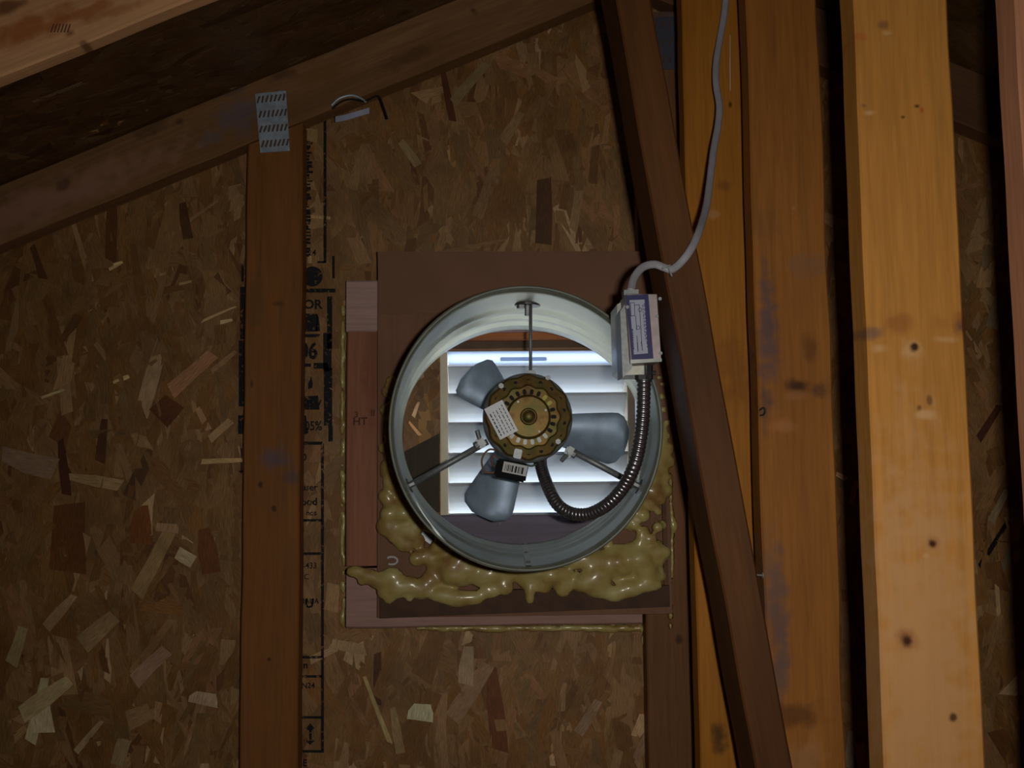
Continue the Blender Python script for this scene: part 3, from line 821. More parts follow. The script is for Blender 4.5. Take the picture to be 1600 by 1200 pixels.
# inner ends: nut and bracket
for (x, y, an, rd) in ((751, 692, -30, r2), (890, 706, 30, r3), (829, 586, 90, r1)):
    c = P(x, y, YS - .008)
    e = empty('rod_bracket', c); e.parent = rd; e.matrix_parent_inverse = Matrix.Identity(4)
    bpy.data.objects.remove(e)
    bm = bmesh.new(); bbox(bm, c, (.012, .008, .014), Matrix.Rotation(math.radians(an), 3, 'Y'), .002)
    dd = Matrix.Rotation(math.radians(an), 3, 'Y')
    cyl(bm, c + Vector((0, -.004, 0)), c + Vector((0, -.012, 0)), .0045, n=6)
    if y > 600:
        s = -1 if x < 800 else 1
        cyl(bm, c, c + dd @ Vector((s * -.004, -.004, .016 if x < 800 else -.016)), .003, n=10)
        cyl(bm, c, c + dd @ Vector((s * .009, -.002, 0)), .0052, n=6)
    obj('rod_bracket', bm, M_steel, rd)
# outer ends: washer and bolt
for aa, tt in ((math.radians(88), .33), (math.radians(205.5), .33), (math.radians(-27), .33)):
    p = tube_pt(tt, aa); inn = Vector((-math.cos(aa), 0, -math.sin(aa)))
    big = aa < math.radians(100) and aa > 1
    bm = bmesh.new(); cyl(bm, p - inn * .001, p + inn * .0022, .017 if big else .010, n=28)
    wsh = obj('washer', bm, M_dark, fan)
    bm = bmesh.new(); cyl(bm, p + inn * .002 + Vector((.0, -.004, 0)), p + inn * (.016 if big else .009) + Vector((-.0, -.004, 0)), .0036, n=6); obj('bolt', bm, M_steel, wsh)
    if big:
        bm = bmesh.new(); cyl(bm, p + inn * .002 - X * .008 - Yv * .004, p + inn * .0065 - X * .008 - Yv * .004, .0065, n=6); obj('nut', bm, M_steel, wsh)
# capacitor box with barcode
cb = empty('capacitor', P(798, 735, 1.29)); cb.parent = fan; cb.matrix_parent_inverse = Matrix.Translation(-fan.location); 
ro = Matrix.Rotation(math.radians(12), 3, 'Y')
cc = P(799, 735, 1.29)
def cpart(name, bm, mat, smooth=False, lab=None):
    o = obj(name, bm, mat, None, smooth); o.parent = cb; o.matrix_parent_inverse = Matrix.Translation(cb.location).inverted()
    if lab: o['label'] = lab
    return o
bm = bmesh.new(); bbox(bm, cc + Yv * .012, (.041, .028, .024), ro, .0022); cpart('case', bm, M_black)
bm = bmesh.new(); bbox(bm, cc + ro @ Vector((.004, -.0024, .0028)), (.031, .0008, .0135), ro); sheet = cpart('barcode_label', bm, plain('grey_label', (.5, .5, .52, 1), .5))
random.seed(4)
bm = bmesh.new(); x = -.009
while x < .016:
    ww = random.choice((.0006, .0012, .0018)); bbox(bm, cc + ro @ Vector((x + .0005, -.0032, .0022)), (ww, .0004, .0085), ro); x += ww + random.choice((.0008, .0014))
o = cpart('barcode_bars', bm, M_black); tag(o, kind='stuff')
for pts, colr in (([(790, 712), (766, 702), (753, 718), (758, 737), (775, 738)], srgb(110, 70, 40)), ([(786, 722), (772, 712), (768, 722), (776, 732)], srgb(90, 30, 20)), ([(812, 722), (830, 728), (842, 722), (850, 712)], srgb(30, 60, 30))):
    bm = bmesh.new(); tube(bm, smooth_pts([P(x, y, 1.31) for x, y in pts]), .0013, 8); cpart('lead_wire', bm, plain('wire_insulation', colr, .4), True)

# flexible conduit
con_px = [(843, 716, 1.33), (848, 738, 1.30), (858, 765, 1.27), (872, 789, 1.25), (893, 802, 1.235), (920, 803, 1.22), (948, 789, 1.20), (972, 764, 1.185), (990, 730, 1.17), (1000, 690, 1.165), (1005, 645, 1.16), (1006, 605, 1.155), (1006, 580, 1.15)]
pts = smooth_pts([P(*q) for q in con_px], 40)
# resample evenly
ev = [pts[0]]; acc = 0
STEP = .00085
for p, q in zip(pts, pts[1:]):
    L = (q - p).length; pos = STEP - acc
    while pos <= L: ev.append(p.lerp(q, pos / L)); pos += STEP
    acc = (L - (pos - STEP)) 
bm = bmesh.new(); tube(bm, ev, lambda i: .0070 + .0012 * abs(math.sin(i * pi / 6.0)) ** .7, 14)
con = obj('flexible_conduit', bm, plain('conduit_steel', (.30, .29, .33, 1), .3, .9, .15, 150), None, True); tag(con, 'dark ribbed metal conduit looping from the motor up to the switch box', 'conduit')
bm = bmesh.new(); p = P(1006, 580, 1.15); cyl(bm, p - Z * .010, p + Z * .012, .0105, n=8); cyl(bm, p - Z * .012, p - Z * .009, .009, n=20); cyl(bm, p + X * .008 - Z * .002, p + X * .014 - Z * .002, .0025, n=8); cyl(bm, p - X * .008 - Z * .002, p - X * .014 - Z * .002, .0025, n=8)
obj('conduit_connector', bm, M_dark, con)
bm = bmesh.new(); p = P(843, 716, 1.33); cyl(bm, p - Z * .008 + X * .001, p + Z * .008, .009, n=16); obj('conduit_connector', bm, M_dark, con)

# thermostat / junction box
BY = 1.10
ra = Matrix.Rotation(math.radians(-2.2 * -1), 3, 'Y')
sbx = empty('switch_box', P(1000, 570, BY)); tag(sbx, 'small metal switch box with blue-bordered wiring label at the upper right of the fan', 'box')
def box_prism(poly_px, Yf, Yb):
    bm = bmesh.new(); prism(bm, [face_pt(x, y, Yf) for x, y in poly_px], Yf, Yb); return bm
# cover with label
bm = box_prism([(977, 459), (1027, 459), (1034, 564), (985, 567)], BY, BY + .045)
bmesh.ops.bevel(bm, geom=bm.edges[:], offset=.0008, segments=1, affect='EDGES')
obj('cover', bm, plain('pinkish_zinc', (.36, .30, .31, 1), .5, .6, .15, 70), sbx)
# rear body, seen at the left
bm = box_prism([(964, 476), (980, 466), (1010, 466), (1010, 585), (975, 586), (967, 580)], BY + .040, BY + .10)
obj('body', bm, plain('box_zinc', (.34, .34, .31, 1), .38, .85, .2, 60), sbx)
bm = box_prism([(969, 486), (982, 468), (988, 575), (973, 590)], BY + .008, BY + .05)
obj('side_flange', bm, M_steel, sbx)
bm = box_prism([(975, 453), (998, 452), (998, 460), (975, 461)], BY + .002, BY + .02); obj('cable_clamp', bm, M_steel, sbx)
bm = box_prism([(985, 562), (1034, 560), (1034, 565), (985, 568)], BY - .002, BY + .001); obj('lower_lip', bm, M_galv, sbx)
bm = box_prism([(978, 461), (1013, 460), (1021, 560), (987, 563)], BY - .0010, BY); lb = obj('blue_label', bm, M_blue, sbx); lb['label'] = 'blue border label'
bm = box_prism([(983.5, 469), (1007, 468), (1012.5, 552), (990.5, 554)], BY - .0016, BY - .0010); o = obj('wiring_sheet', bm, plain('bluish_paper', (.42, .44, .60, 1), .6), lb)
def px_line(bm, x0, y0, x1, y1, wpx, Y):
    a, b = P(x0, y0, Y), P(x1, y1, Y); c = (a + b) / 2; d = b - a
    bbox(bm, c, (wpx * Y * SC, .0003, d.length), Matrix.Rotation(math.atan2(d.x, d.z), 3, 'Y'))
bm = bmesh.new(); LYY = BY - .0018
for l in ((985, 473, 991, 473), (985, 473, 986, 494), (986, 494, 992, 493), (991, 473, 992, 493), (991, 477, 999, 476), (999, 476, 1003, 540), (993, 493, 995, 516), (995, 524, 997, 548)): px_line(bm, *l, .9, LYY)
for (cx_, cy_, r_) in ((1000, 484, 3), (997, 512, 3)):
    for k in range(10):
        a0 = 2 * pi * k / 10; a1 = 2 * pi * (k + 1) / 10
        px_line(bm, cx_ + r_ * math.cos(a0), cy_ + r_ * math.sin(a0), cx_ + r_ * math.cos(a1), cy_ + r_ * math.sin(a1), .7, LYY)
random.seed(9)
for (xa, ya, xb, yb, ww) in ((1004, 476, 1009, 532, 1.0), (1006.5, 474, 1011.5, 543, 1.0), (988, 514, 990, 547, 2.0), (996, 535, 997, 550, 1.5), (1002, 534, 1004, 548, 1.5)):
    s = 0
    while s < 1:
        e = min(1, s + random.uniform(.04, .10))
        px_line(bm, xa + (xb - xa) * s, ya + (yb - ya) * s, xa + (xb - xa) * e, ya + (yb - ya) * e, ww, LYY); s = e + .025
o = obj('wiring_print', bm, M_ink, lb); tag(o, kind='stuff')
for (x, y) in ((1026, 494), (1031, 467), (1032, 552), (980, 480)):
    bm = bmesh.new(); c = P(x, y, BY); cyl(bm, c + Yv * .002, c - Yv * .0016, .0020, n=10); obj('screw', bm, M_steel, sbx)

# grey cable
cab = [(986, 454, 1.112), (991, 434, 1.125), (1004, 418, 1.135), (1022, 413, 1.14), (1038, 418, 1.141), (1049, 421, 1.141), (1062, 412, 1.142), (1078, 392, 1.142), (1091, 365, 1.155), (1103, 325, 1.2), (1109, 285, 1.23), (1115, 235, 1.26), (1122, 195, 1.28), (1124, 165, 1.29), (1119, 132, 1.30), (1119, 100, 1.31), (1125, 60, 1.325), (1132, 20, 1.33), (1135, -20, 1.33), (1136, -70, 1.33), (1136, -160, 1.33)]
bm = bmesh.new(); tube(bm, smooth_pts([P(*q) for q in cab], 8), .0047, 12, .55)
cb_o = obj('power_cable', bm, M_cable, None, True); tag(cb_o, 'grey plastic-sheathed cable hanging down the orange stud into the switch box', 'cable')
bm = bmesh.new(); p = P(1046, 424, 1.139); bbox(bm, p, (.0018, .006, .014), Matrix.Rotation(math.radians(-20), 3, 'Y'), .0005); bbox(bm, P(1041, 417, 1.1345), (.010, .002, .0018), Matrix.Rotation(math.radians(-20), 3, 'Y'))
tag(obj('cable_staple', bm, M_steel), 'small staple holding the grey cable to the dark brace', 'staple')
# printed lettering specks along the cable: part of the sheath, too small to read
# splinter and nails
bm = bmesh.new(); tube(bm, [P(1141, 55, 1.336), P(1140.5, 100, 1.335), P(1141, 142, 1.337)], lambda i: (.0006, .0011, .0008)[i], 6)
tag(obj('thread', bm, plain('pale_splinter', srgb(215, 190, 160), .6)), 'thin pale hanging thread on the orange stud beside the grey cable', 'thread')
bm = bmesh.new(); cyl(bm, P(1176, 898, 1.246), P(1191, 899, 1.246), .0013, n=8); cyl(bm, P(1190.5, 899, 1.246), P(1192, 899, 1.246), .004, n=12)
tag(obj('nail', bm, M_galv), 'short bright nail sticking out by the edge of the diagonal brace', 'nail')
bm = bmesh.new(); tube(bm, smooth_pts([P(1187, 641, 1.247), P(1193, 637, 1.242), P(1196, 642, 1.24), P(1193, 648, 1.243), P(1188, 649, 1.247)], 5), .0011, 6)
tag(obj('bent_nail', bm, M_dark), 'bent dark nail on the left edge of the stained orange stud', 'nail')

# ------------------------------------------------------------------ truss plates
def plate(name, corners, Y, label, rows=4, cols=7, slots=True):
    e = bmesh.new(); prism(e, [face_pt(x, y, Y) for x, y in corners], Y - .0012, Y); o = obj(name, e, M_plate); tag(o, label, 'plate')
    if slots:
        (ax, ay), (bx, by), (cx, cy), (dx, dy) = corners
        for r in range(rows):
            for c in range(cols):
                u = (c + .6 + .15 * (r % 2)) / (cols + .2); v = (r + .4) / (rows + .0)
                X_ = (ax + (bx - ax) * u) * (1 - v) + (dx + (cx - dx) * u) * v
                Y_ = (ay + (by - ay) * u) * (1 - v) + (dy + (cy - dy) * u) * v
                bm = bmesh.new(); bbox(bm, P(X_, Y_, Y - .0013), (.0026, .0010, .011), Matrix.Rotation(math.radians(random.uniform(8, 22)), 3, 'Y'))
                obj('plate_slot', bm, M_slot, o)
                bm = bmesh.new()
    return o
M_slot = plain('slot_shadow_steel', srgb(96, 70, 50), .7)
plate('nail_plate', [(399, 147), (447, 142), (453, 236), (407, 239)], YG0, 'pale perforated metal nail plate joining the left stud to the rafter chord', 4, 7)
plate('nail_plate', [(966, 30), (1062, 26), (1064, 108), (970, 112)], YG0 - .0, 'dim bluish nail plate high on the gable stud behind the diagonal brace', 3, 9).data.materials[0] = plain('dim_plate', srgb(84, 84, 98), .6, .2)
# curled metal scrap
Yc = YG0 - .006
sc_ = empty('metal_strap', P(560, 185, Yc)); tag(sc_, 'curled silvery metal strap under the rafter chord above the stamped mark', 'strap')
bm = bmesh.new(); a = P(527, 186, Yc); b = P(576, 175, Yc)
pp = smooth_pts([P(524, 186, Yc), P(540, 183, Yc - .004), (P(560, 177, Yc - .005)), P(577, 172, Yc)], 4)
pl = [bm.verts.new(p + Z * .004) for p in pp]; pd = [bm.verts.new(p - Z * .005) for p in pp]; pl2 = [bm.verts.new(p + Z * .004 + Yv * .0012) for p in pp]; pd2 = [bm.verts.new(p - Z * .005 + Yv * .0012) for p in pp]
for k in range(len(pp) - 1):
    bm.faces.new((pl[k], pl[k + 1], pd[k + 1], pd[k])); bm.faces.new((pl2[k], pd2[k], pd2[k + 1], pl2[k + 1])); bm.faces.new((pl[k], pl2[k], pl2[k + 1], pl[k + 1])); bm.faces.new((pd[k], pd[k + 1], pd2[k + 1], pd2[k]))
obj('bright_tab', bm, plain('tab_metal', (.5, .55, .75, 1), .5, .2), sc_)
bm = bmesh.new(); tube(bm, smooth_pts([P(518, 165, Yc), P(530, 154, Yc), (P(548, 149, Yc)), P(563, 153, Yc), P(572, 160, Yc)], 5), .0018, 8); obj('curled_edge', bm, M_plate, sc_)
bm = bmesh.new(); tube(bm, smooth_pts([P(519, 170, Yc), P(533, 159, Yc), (P(550, 155, Yc)), P(570, 158, Yc), P(590, 150, Yc), P(598, 165, Yc), P(605, 186, Yc)], 5), .0016, 8); obj('dark_gap', bm, M_hole, sc_)

# ------------------------------------------------------------------ stamped marks on the sheathing (flat print)
YI = YW - .0022
def ink_mesh(name, quads, parent=pan1):
    bm = bmesh.new()
    for q in quads:
        prism(bm, [face_pt(x, y, YI) for x, y in q], YI, YI + .0003)
    return obj(name, bm, M_stamp, parent)
def R4(x0, y0, x1, y1): return [(x0, y0), (x1, y0), (x1, y1), (x0, y1)]
ink_mesh('stamped_border', [R4(505.5, 165, 510, 410), R4(496, 408, 509, 411), R4(466, 451, 524, 457), R4(461, 522, 500, 527), R4(461, 568, 486, 573), R4(490, 567, 513, 576), R4(459, 690, 504, 695), R4(501.5, 693, 506, 1176), R4(459, 811, 503, 815), R4(459, 863, 503, 867), R4(457, 1025, 503, 1029), R4(457, 1055, 503, 1059), R4(457, 1119, 502, 1123), R4(457, 1172, 502, 1176), R4(519, 400, 523, 435)])
ink_mesh('stamped_band', [R4(511, 463, 519, 545), R4(505, 520, 518, 580), R4(506, 575, 519, 665), R4(513, 665, 520, 690)])
ink_mesh('stamped_band', [R4(375, 448, 387, 530), R4(373, 532, 387, 635), R4(372, 649, 386, 678), R4(377, 415, 381, 440), R4(384, 415, 387, 440), R4(376, 700, 378, 740), R4(384, 690, 386, 740), R4(374, 735, 386, 738)])
blk = []
random.seed(3)
for i in range(46): 
    y = 172 + i * 5; x = 476 + random.uniform(-1, 3)
    blk.append(R4(x, y, x + random.uniform(4, 11), y + random.uniform(2, 5)))
ink_mesh('stamped_speckle', blk)['kind'] = 'stuff'
ink_mesh('stamped_block', [R4(460, 490, 496, 518), [(495, 490), (498, 495), (500, 517), (494, 518)]])
ink_mesh('stamped_block', [[(462, 622), (478, 619), (497, 618), (499, 640), (478, 640), (462, 641)]])
ink_mesh('stamped_block', [[(462, 650), (478, 649), (482, 677), (474, 679), (462, 670)]])
ink_mesh('stamped_drop', [[(486, 588), (488.5, 598), (488, 606), (482, 608), (481, 601)]])
ink_mesh('stamped_arrow', [R4(483, 1140, 487, 1156), [(478, 1138), (485, 1130), (491, 1138), (488, 1141), (481, 1141)], [(478, 1157), (492, 1157), (484, 1164)]])
bm = bmesh.new()
cyl(bm, P(488, 432, YI), P(488, 432, YI) + Yv * .0003, 16 * YI * SC, n=28); obj('stamped_seal', bm, M_stamp, pan1)
def ink_text(txt, px, py, hpx, bold=0.0, parent=pan1, mat=M_stamp, Y=None, width=1.0):
    Y = Y or YI - .0003
    cu = bpy.data.curves.new('t', 'FONT'); cu.body = txt; cu.size = hpx * Y * SC / .70; cu.extrude = .0001; cu.offset = bold * cu.size; cu.align_x = 'RIGHT'
    cu.resolution_u = 3
    o = bpy.data.objects.new('t', cu); COL.objects.link(o)
    dg = bpy.context.evaluated_depsgraph_get(); me = bpy.data.meshes.new_from_object(o.evaluated_get(dg))
    bpy.data.objects.remove(o); bpy.data.curves.remove(cu)
    p = P(px, py, Y)
    me.transform(Matrix.Translation(p) @ Matrix.Rotation(pi / 2, 4, 'X') @ Matrix.Diagonal((width, 1, 1, 1)))
    me.materials.clear(); me.materials.append(mat)
    return link('stamped_text', me, mat, parent)
for (tx, x, y, h, b, wd) in (('C24', 494, 399, 9, .02, 1), ('FOR', 503, 482, 14, .03, 1), ('06', 496, 560, 25, .035, .8), ('LOW', 502, 637, 12, .02, 1), ('105%', 503, 672, 14, .02, .8), ('0', 479, 719, 10, .02, 1),
                       ('user', 496, 766, 10, .02, 1), ('wood', 496, 789, 11, .03, 1), ('nos', 495, 805, 8, .02, 1), ('3', 476, 832, 10, .02, 1), ('-433', 495, 888, 9, .01, .9), ('OC', 483, 905, 8, .01, 1),
                       ('3AUA', 498, 943, 8, .01, .9), ('U', 490, 949, 13, .04, 1), ('9', 474, 967, 9, .02, 1), ('3', 474, 1010, 12, .03, 1), ('n', 481, 1044, 10, .03, 1), ('N24', 492, 1075, 8, .02, 1), ('5', 471, 1108, 8, .02, 1), ('SE', 480, 1197, 10, .02, 1)):
    ink_text(tx, x, y, h, b, width=wd)
# reddish block mark
for (x, y, h, t) in ((574, 664, 12, 'HT'), (586, 650, 10, 'II'), (560, 652, 9, '3')):
    o = ink_text(t, x, y, h, .02, None, plain('faded_mark', srgb(90, 52, 44), .8), YG0 - .0004)
    o.parent = bpy.data.objects['framing_block']; o.matrix_parent_inverse = parent_inv(o.parent)
# grading marks on the near chord
for (t, x, y) in (('MILL', 104, 46),):
    o = ink_text('//////', x + 6, y + 4, 13, .02, None, plain('faded_mark_dark', srgb(110, 70, 46), .8), 1.072 - .0004)
    o.name = 'grade_mark'; o.parent = nc; o.matrix_parent_inverse = parent_inv(nc)

# ------------------------------------------------------------------ pale loose strands one can pick out
PF = [(60, 1110, 18, 100, 12, (128, 118, 90)), (200, 0, 0, 0, 0, None), (66, 1115, 34, 60, -8, (140, 128, 104)), (72, 1090, 26, 90, 55, (126, 112, 82)), (28, 1010, 20, 60, 18, (110, 96, 66)), (95, 955, 16, 66, 40, (112, 90, 66)),
      (240, 880, 24, 110, 28, (104, 84, 56)), (290, 870, 20, 30, -60, (132, 118, 94)), (320, 1091, 46, 20, 12, (128, 110, 92)), (262, 825, 34, 14, 5, (110, 86, 62)), (155, 985, 30, 66, 50, (106, 86, 60)),
      (235, 1040, 24, 70, 45, (108, 84, 68)), (190, 1175, 22, 40, 15, (104, 88, 64)), (140, 1150, 10, 60, 40, (118, 100, 76)), (342, 491, 4, 62, 66, (142, 118, 86)), (354, 502, 6, 20, 78, (150, 130, 98)),
      (300, 583, 24, 92, 48, (116, 82, 58)), (350, 565, 8, 50, 50, (104, 78, 52)), (348, 720, 8, 66, 88, (130, 108, 74)), (345, 672, 12, 46, 48, (116, 92, 66)), (318, 655, 10, 40, -28, (112, 86, 60)),
      (45, 722, 34, 90, -75, (98, 78, 62)), (150, 752, 18, 86, -80, (110, 90, 64)), (84, 615, 4, 38, 70, (130, 116, 84)), (185, 412, 5, 16, 70, (150, 130, 88)), (198, 590, 7, 10, 70, (140, 124, 84)), (182, 596, 5, 10, 65, (136, 118, 80)),
      (180, 417, 5, 20, 62, (134, 112, 80)), (290, 442, 4, 20, 76, (130, 106, 72)), (250, 430, 5, 18, 78, (110, 90, 60)), (658, 1112, 40, 26, 8, (136, 132, 108)), (590, 1110, 7, 110, -22, (118, 104, 70)),
      (735, 1080, 26, 100, 35, (98, 76, 56)), (620, 1140, 14, 70, -10, (106, 88, 60)), (730, 1040, 24, 60, 5, (110, 92, 72)), (545, 1010, 60, 16, 12, (112, 92, 66)), (505, 1022, 12, 46, 65, (116, 94, 70)),
      (1010, 1150, 14, 80, 25, (96, 74, 56)), (920, 1120, 16, 60, 35, (98, 78, 60)), (500, 340, 36, 5, 5, (126, 104, 70)), (485, 212, 26, 22, 10, (96, 80, 52)), (735, 130, 16, 90, 40, (92, 76, 50)), (640, 240, 14, 50, -35, (100, 84, 58)), (760, 300, 18, 90, 20, (88, 66, 42)),
      (870, 250, 20, 80, -15, (92, 68, 42)), (560, 260, 16, 80, 14, (94, 74, 46)), (690, 300, 22, 110, 5, (84, 62, 36)), (800, 200, 18, 60, 32, (92, 72, 46)), (900, 330, 14, 70, 10, (96, 76, 50)),
      (1555, 490, 20, 50, 20, (84, 70, 54)), (1560, 790, 12, 60, 30, (92, 80, 60)), (1575, 870, 10, 60, 30, (84, 74, 60)), (1540, 400, 14, 40, 10, (80, 66, 48)), (1325, 750, 8, 44, -60, (140, 112, 84)), (1333, 770, 8, 40, 12, (128, 104, 80)),
      (1330, 880, 14, 80, 5, (84, 66, 50)), (1328, 1000, 16, 70, 3, (86, 70, 56)), (1328, 1170, 16, 60, 8, (96, 84, 72)), (650, 640, 6, 26, 20, (170, 140, 110)), (648, 670, 5, 30, -40, (176, 130, 90))]
DKF = [(160, 690, 16, 70, 4, (58, 34, 18)), (175, 350, 18, 130, 0, (62, 38, 16)), (100, 730, 14, 90, -8, (52, 26, 14)), (260, 640, 40, 40, 40, (66, 36, 16)), (120, 740, 30, 24, 20, (48, 30, 14)), (325, 860, 28, 70, -10, (76, 44, 18)),
       (290, 345, 16, 60, -10, (56, 34, 14)), (850, 330, 26, 110, 2, (54, 32, 14)), (700, 150, 12, 90, -10, (58, 30, 12)), (775, 1110, 26, 130, -5, (70, 38, 16)), (590, 1060, 12, 80, 0, (56, 30, 14)), (110, 840, 56, 110, 2, (70, 42, 18)), (222, 820, 34, 60, 0, (84, 48, 20)),
       (220, 740, 22, 80, 25, (60, 40, 22)), (60, 410, 12, 60, -18, (58, 36, 16)), (930, 240, 14, 100, 6, (70, 46, 24)), (640, 400, 20, 60, 6, (66, 44, 22)), (1545, 660, 12, 70, 35, (50, 26, 16)), (1552, 850, 8, 90, 35, (12, 8, 6))]
for (x, y, wpx, lpx, an, c) in PF + DKF:
    if not c: continue
    # angle measured clockwise from vertical towards the right
    ctr = P(x, y, YW); s = YW * SC; W, L = wpx * s, lpx * s
    ro_ = Matrix.Rotation(math.radians(an), 3, 'Y')
    hgt = random.uniform(.0019, .0026) - (.0004 if c[0] < 80 else 0)
    sh = [(-W / 2, -L / 2 * random.uniform(.8, 1)), (W / 2, -L / 2), (W / 2 * random.uniform(.8, 1.05), 0), (W / 2 * random.uniform(.5, 1), L / 2), (-W / 2 * random.uniform(.5, 1), L / 2 * random.uniform(.85, 1)), (-W / 2 * random.uniform(.85, 1.1), 0)]
    pts = [ctr + ro_ @ Vector((u, 0, vv)) for u, vv in sh]
    if any(HOLE[0] - .004 < p.x < HOLE[1] + .004 and HOLE[2] - .004 < p.z < HOLE[3] + .004 for p in pts): continue
    me = bpy.data.meshes.new('wood_flake')
    fs = [tuple(range(6))] + [(q, q + 6, (q + 1) % 6 + 6, (q + 1) % 6) for q in range(6)]
    me.from_pydata([tuple(p - Yv * hgt) for p in pts] + [tuple(p) for p in pts], [], fs)
    col = srgb(*c, 3.7)
    ca_ = me.color_attributes.new('Col', 'FLOAT_COLOR', 'CORNER'); n_ = len(me.loops)
    ca_.data.foreach_set('color', list(col) * n_)
    ul = me.uv_layers.new(name='UVMap'); o1 = random.random() * 7
    ul.data.foreach_set('uv', [q for l in me.loops for q in (sh[l.vertex_index % 6][0] + o1, sh[l.vertex_index % 6][1] + o1)])
    link('wood_flake', me, M_flake, pan2 if ctr.z > zseam else pan1)

# ------------------------------------------------------------------ expanding foam
def foam(name, blobs, label, res=.0035):
    mb_ = bpy.data.metaballs.new(name); mb_.resolution = res; mb_.render_resolution = res; mb_.threshold = .35
    o = bpy.data.objects.new(name, mb_); COL.objects.link(o)
    for (p, r, s) in blobs:
        e = mb_.elements.new(type='ELLIPSOID'); e.co = p; e.radius = r * 1.55
        e.size_x, e.size_y, e.size_z = s
        e.stiffness = 2.0
    bpy.context.view_layer.update()
    dg = bpy.context.evaluated_depsgraph_get()
    me = bpy.data.meshes.new_from_object(o.evaluated_get(dg))
    bpy.data.objects.remove(o); bpy.data.metaballs.remove(mb_)
    me.materials.clear()
    ob = link(name, me, M_foam, None, True)
    tag(ob, label, 'foam')
    print(name, len(me.polygons))
    return ob
random.seed(11)
B = []
kf = YB * SC
def lump_patch(n, xa, xb, ya, yb, ra, rb):
    for _ in range(n): blob(random.uniform(xa, xb), random.uniform(ya, yb), random.uniform(ra, rb), YB - random.uniform(.002, .014))
def blob(x, y, rpx, Y=YB - .006, sx=1, sy=.7, sz=1): B.append((P(x, y, Y), rpx * kf, (sx, sy, sz)))
# ring that hugs the far rim of the tube, thin at the top left, thick at the bottom
for i in range(60):
    t = i / 59; a = math.radians(158 + t * (385 - 158))
    rr_ = 1.0 + (.06 + .05 * random.random()) 
    cx_, cz_ = cf.x, cf.z
    p = Vector((cx_ + (rfx + .012 + random.uniform(0, .008)) * math.cos(a), YB - .008, cz_ + (rfz + .018 + random.uniform(0, .014)) * math.sin(a)))
    B.append((p, random.uniform(8, 14) * kf * (.8 if t < .15 else 1), (1, .9, 1)))
# lumps and wisps of the lower right corner
lump_patch(14, 985, 1036, 770, 880, 6, 10); lump_patch(14, 720, 1000, 880, 915, 5, 9); lump_patch(8, 600, 640, 760, 860, 7, 12)
# left strand beside the tube
for (x, y, r) in ((612, 596, 9), (606, 612, 10), (603, 640, 9), (604, 670, 8), (600, 700, 9), (604, 730, 10), (610, 752, 12), (603, 775, 12), (618, 800, 18), (606, 822, 17), (630, 828, 15), (648, 800, 12), (640, 775, 11), (628, 845, 11),
                  (662, 800, 10), (650, 822, 9), (668, 868, 13), (684, 885, 16), (700, 868, 14), (676, 905, 16), (700, 925, 15), (660, 925, 14)): blob(x, y, r)
# bottom mass
lump_patch(16, 622, 665, 790, 850, 7, 13); lump_patch(22, 650, 730, 850, 915, 7, 14); lump_patch(12, 930, 1030, 800, 900, 6, 11); lump_patch(10, 1016, 1040, 690, 770, 8, 13); lump_patch(8, 598, 616, 600, 760, 6, 10)
for i in range(70):
    x = random.uniform(700, 1030); y = random.uniform(872, 918) - 10 * abs((x - 860) / 170) + random.uniform(-6, 6)
    blob(x, y, random.uniform(8, 17), YB - random.uniform(.004, .018), random.uniform(1, 1.6), .8, random.uniform(.7, 1.1))
for (x, y, r, sx) in ((555, 893, 9, 1.6), (575, 900, 11, 1.5), (592, 908, 12, 1.3), (566, 908, 7, 1), (598, 926, 9, 1), (612, 902, 15, 1.2), (620, 920, 15, 1.2), (608, 935, 9, 1), (640, 915, 14, 1.4), (655, 922, 12, 1.4), (640, 936, 6, 1),
                      (690, 930, 11, 1.8), (715, 935, 13, 1.8), (740, 934, 11, 1.6), (765, 925, 10, 1.6), (790, 918, 12, 1), (828, 935, 9, .8), (828, 922, 10, .9), (850, 915, 12, 1), (880, 922, 11, 1.1), (905, 915, 9, 1), (935, 922, 12, 1.7), (960, 928, 12, 1.6), (985, 920, 13, 1.5),
                      (1010, 912, 13, 1.2), (735, 890, 14, 1), (755, 905, 12, 1.4), (1025, 914, 8, 1.3)): blob(x, y, r, YB - .014, sx)
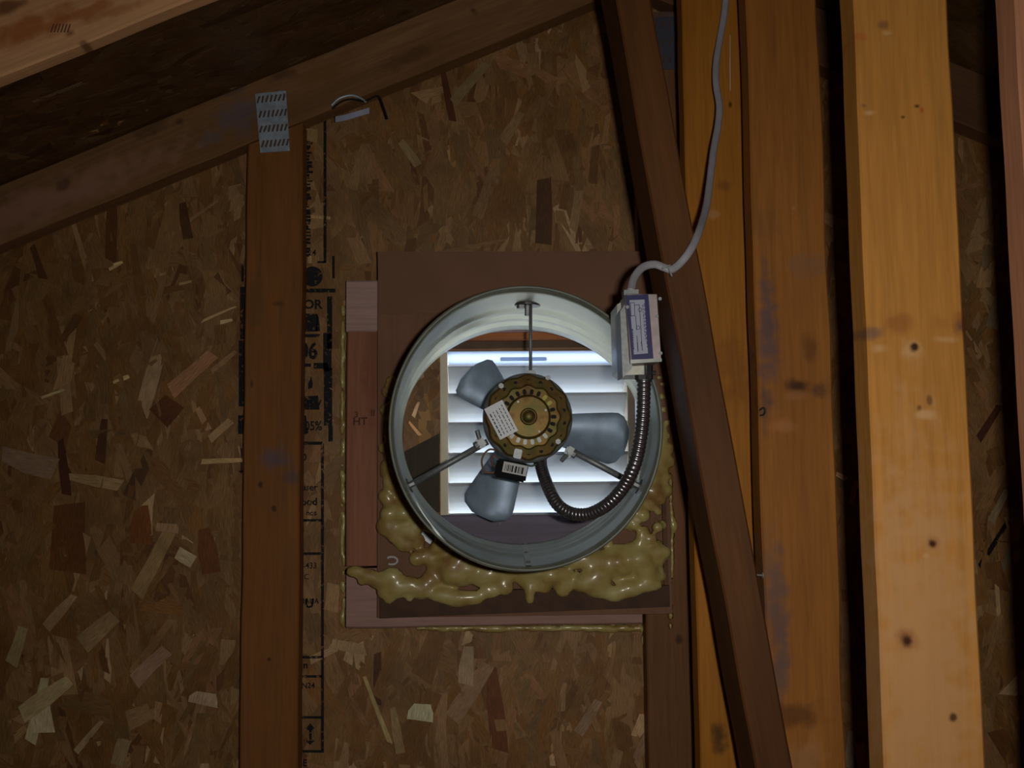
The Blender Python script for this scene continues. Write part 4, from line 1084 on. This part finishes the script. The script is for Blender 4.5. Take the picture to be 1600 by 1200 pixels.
# right side up beside the tube
for (x, y, r) in ((1035, 600, 5), (1036, 640, 6), (1034, 670, 8), (1032, 690, 11), (1036, 708, 14), (1028, 730, 13), (1018, 750, 13), (1034, 728, 11), (1004, 772, 11), (1012, 790, 9), (996, 800, 12), (1020, 770, 8), (1028, 800, 6), (1044, 700, 9), (1046, 722, 9), (1040, 745, 8), (1040, 680, 7), (1042, 660, 5), (1034, 620, 6), (1030, 590, 5),
                  (1006, 830, 9), (1012, 860, 9), (1016, 885, 10), (1028, 850, 7), (990, 860, 10), (968, 858, 8), (948, 845, 9), (930, 865, 9), (1030, 890, 7), (960, 880, 12), (985, 895, 12)): blob(x, y, r)
foam('spray_foam', B, 'thick glossy yellow foam oozing round the lower half of the fan housing')
# drips on the dark stud right of the board
B = []
for (x, y, r) in ((1046, 745, 5), (1048, 765, 4), (1048, 790, 4), (1050, 810, 5), (1053, 822, 7), (1051, 836, 4), (1050, 848, 4.5), (1050, 860, 4.5), (1050, 870, 4.5), (1050, 880, 4.5), (1049, 890, 4.5), (1048, 900, 4.5), (1048, 755, 4.5), (1048, 777, 4.5), (1049, 800, 5), (1047, 912, 4), (1047, 948, 5), (1048, 962, 5), (1048, 978, 4), (1047, 930, 4)):
    B.append((P(x, y, YG0 - .004), r * kf, (1, .8, 1.5)))
foam('foam_drip', B, 'thin yellow foam drips down the dark stud right of the fan board')
B = []
y = 482
while y < 985:
    B.append((P(536 + random.uniform(-1.5, 1.5), y, YW - .005), random.uniform(3, 5) * kf, (1, 1, 1.6))); y += 7
foam('foam_bead', B, 'thin yellow foam bead along the left side of the framing blocks')
B = []
x = 655
while x < 1008:
    B.append((P(x, 982 + random.uniform(-1.5, 1.5), YW - .006), random.uniform(3, 6.5) * kf, (1.6, 1, 1))); x += 7
for (x, y) in ((1006, 990), (1004, 1000), (1007, 1008), (1008, 1020)): B.append((P(x, y, YW - .005), 3.5 * kf, (1, 1, 1.6)))
foam('foam_bead', B, 'glossy yellow foam bead under the lowest framing block')
for nm, gp in (('truss_stud', 'upright truss studs right of the fan'), ('gable_stud', 'gable wall studs'), ('top_chord', 'rafter chords of the roof trusses'),
               ('framing_block', 'framing blocks around the fan board'), ('foam_bead', 'foam beads along the framing blocks'), ('nail_plate', 'metal nail plates on the gable truss')):
    for o in bpy.data.objects:
        if o.parent is None and o.name.split('.')[0] == nm: o['group'] = gp
print('done', len(bpy.data.objects))
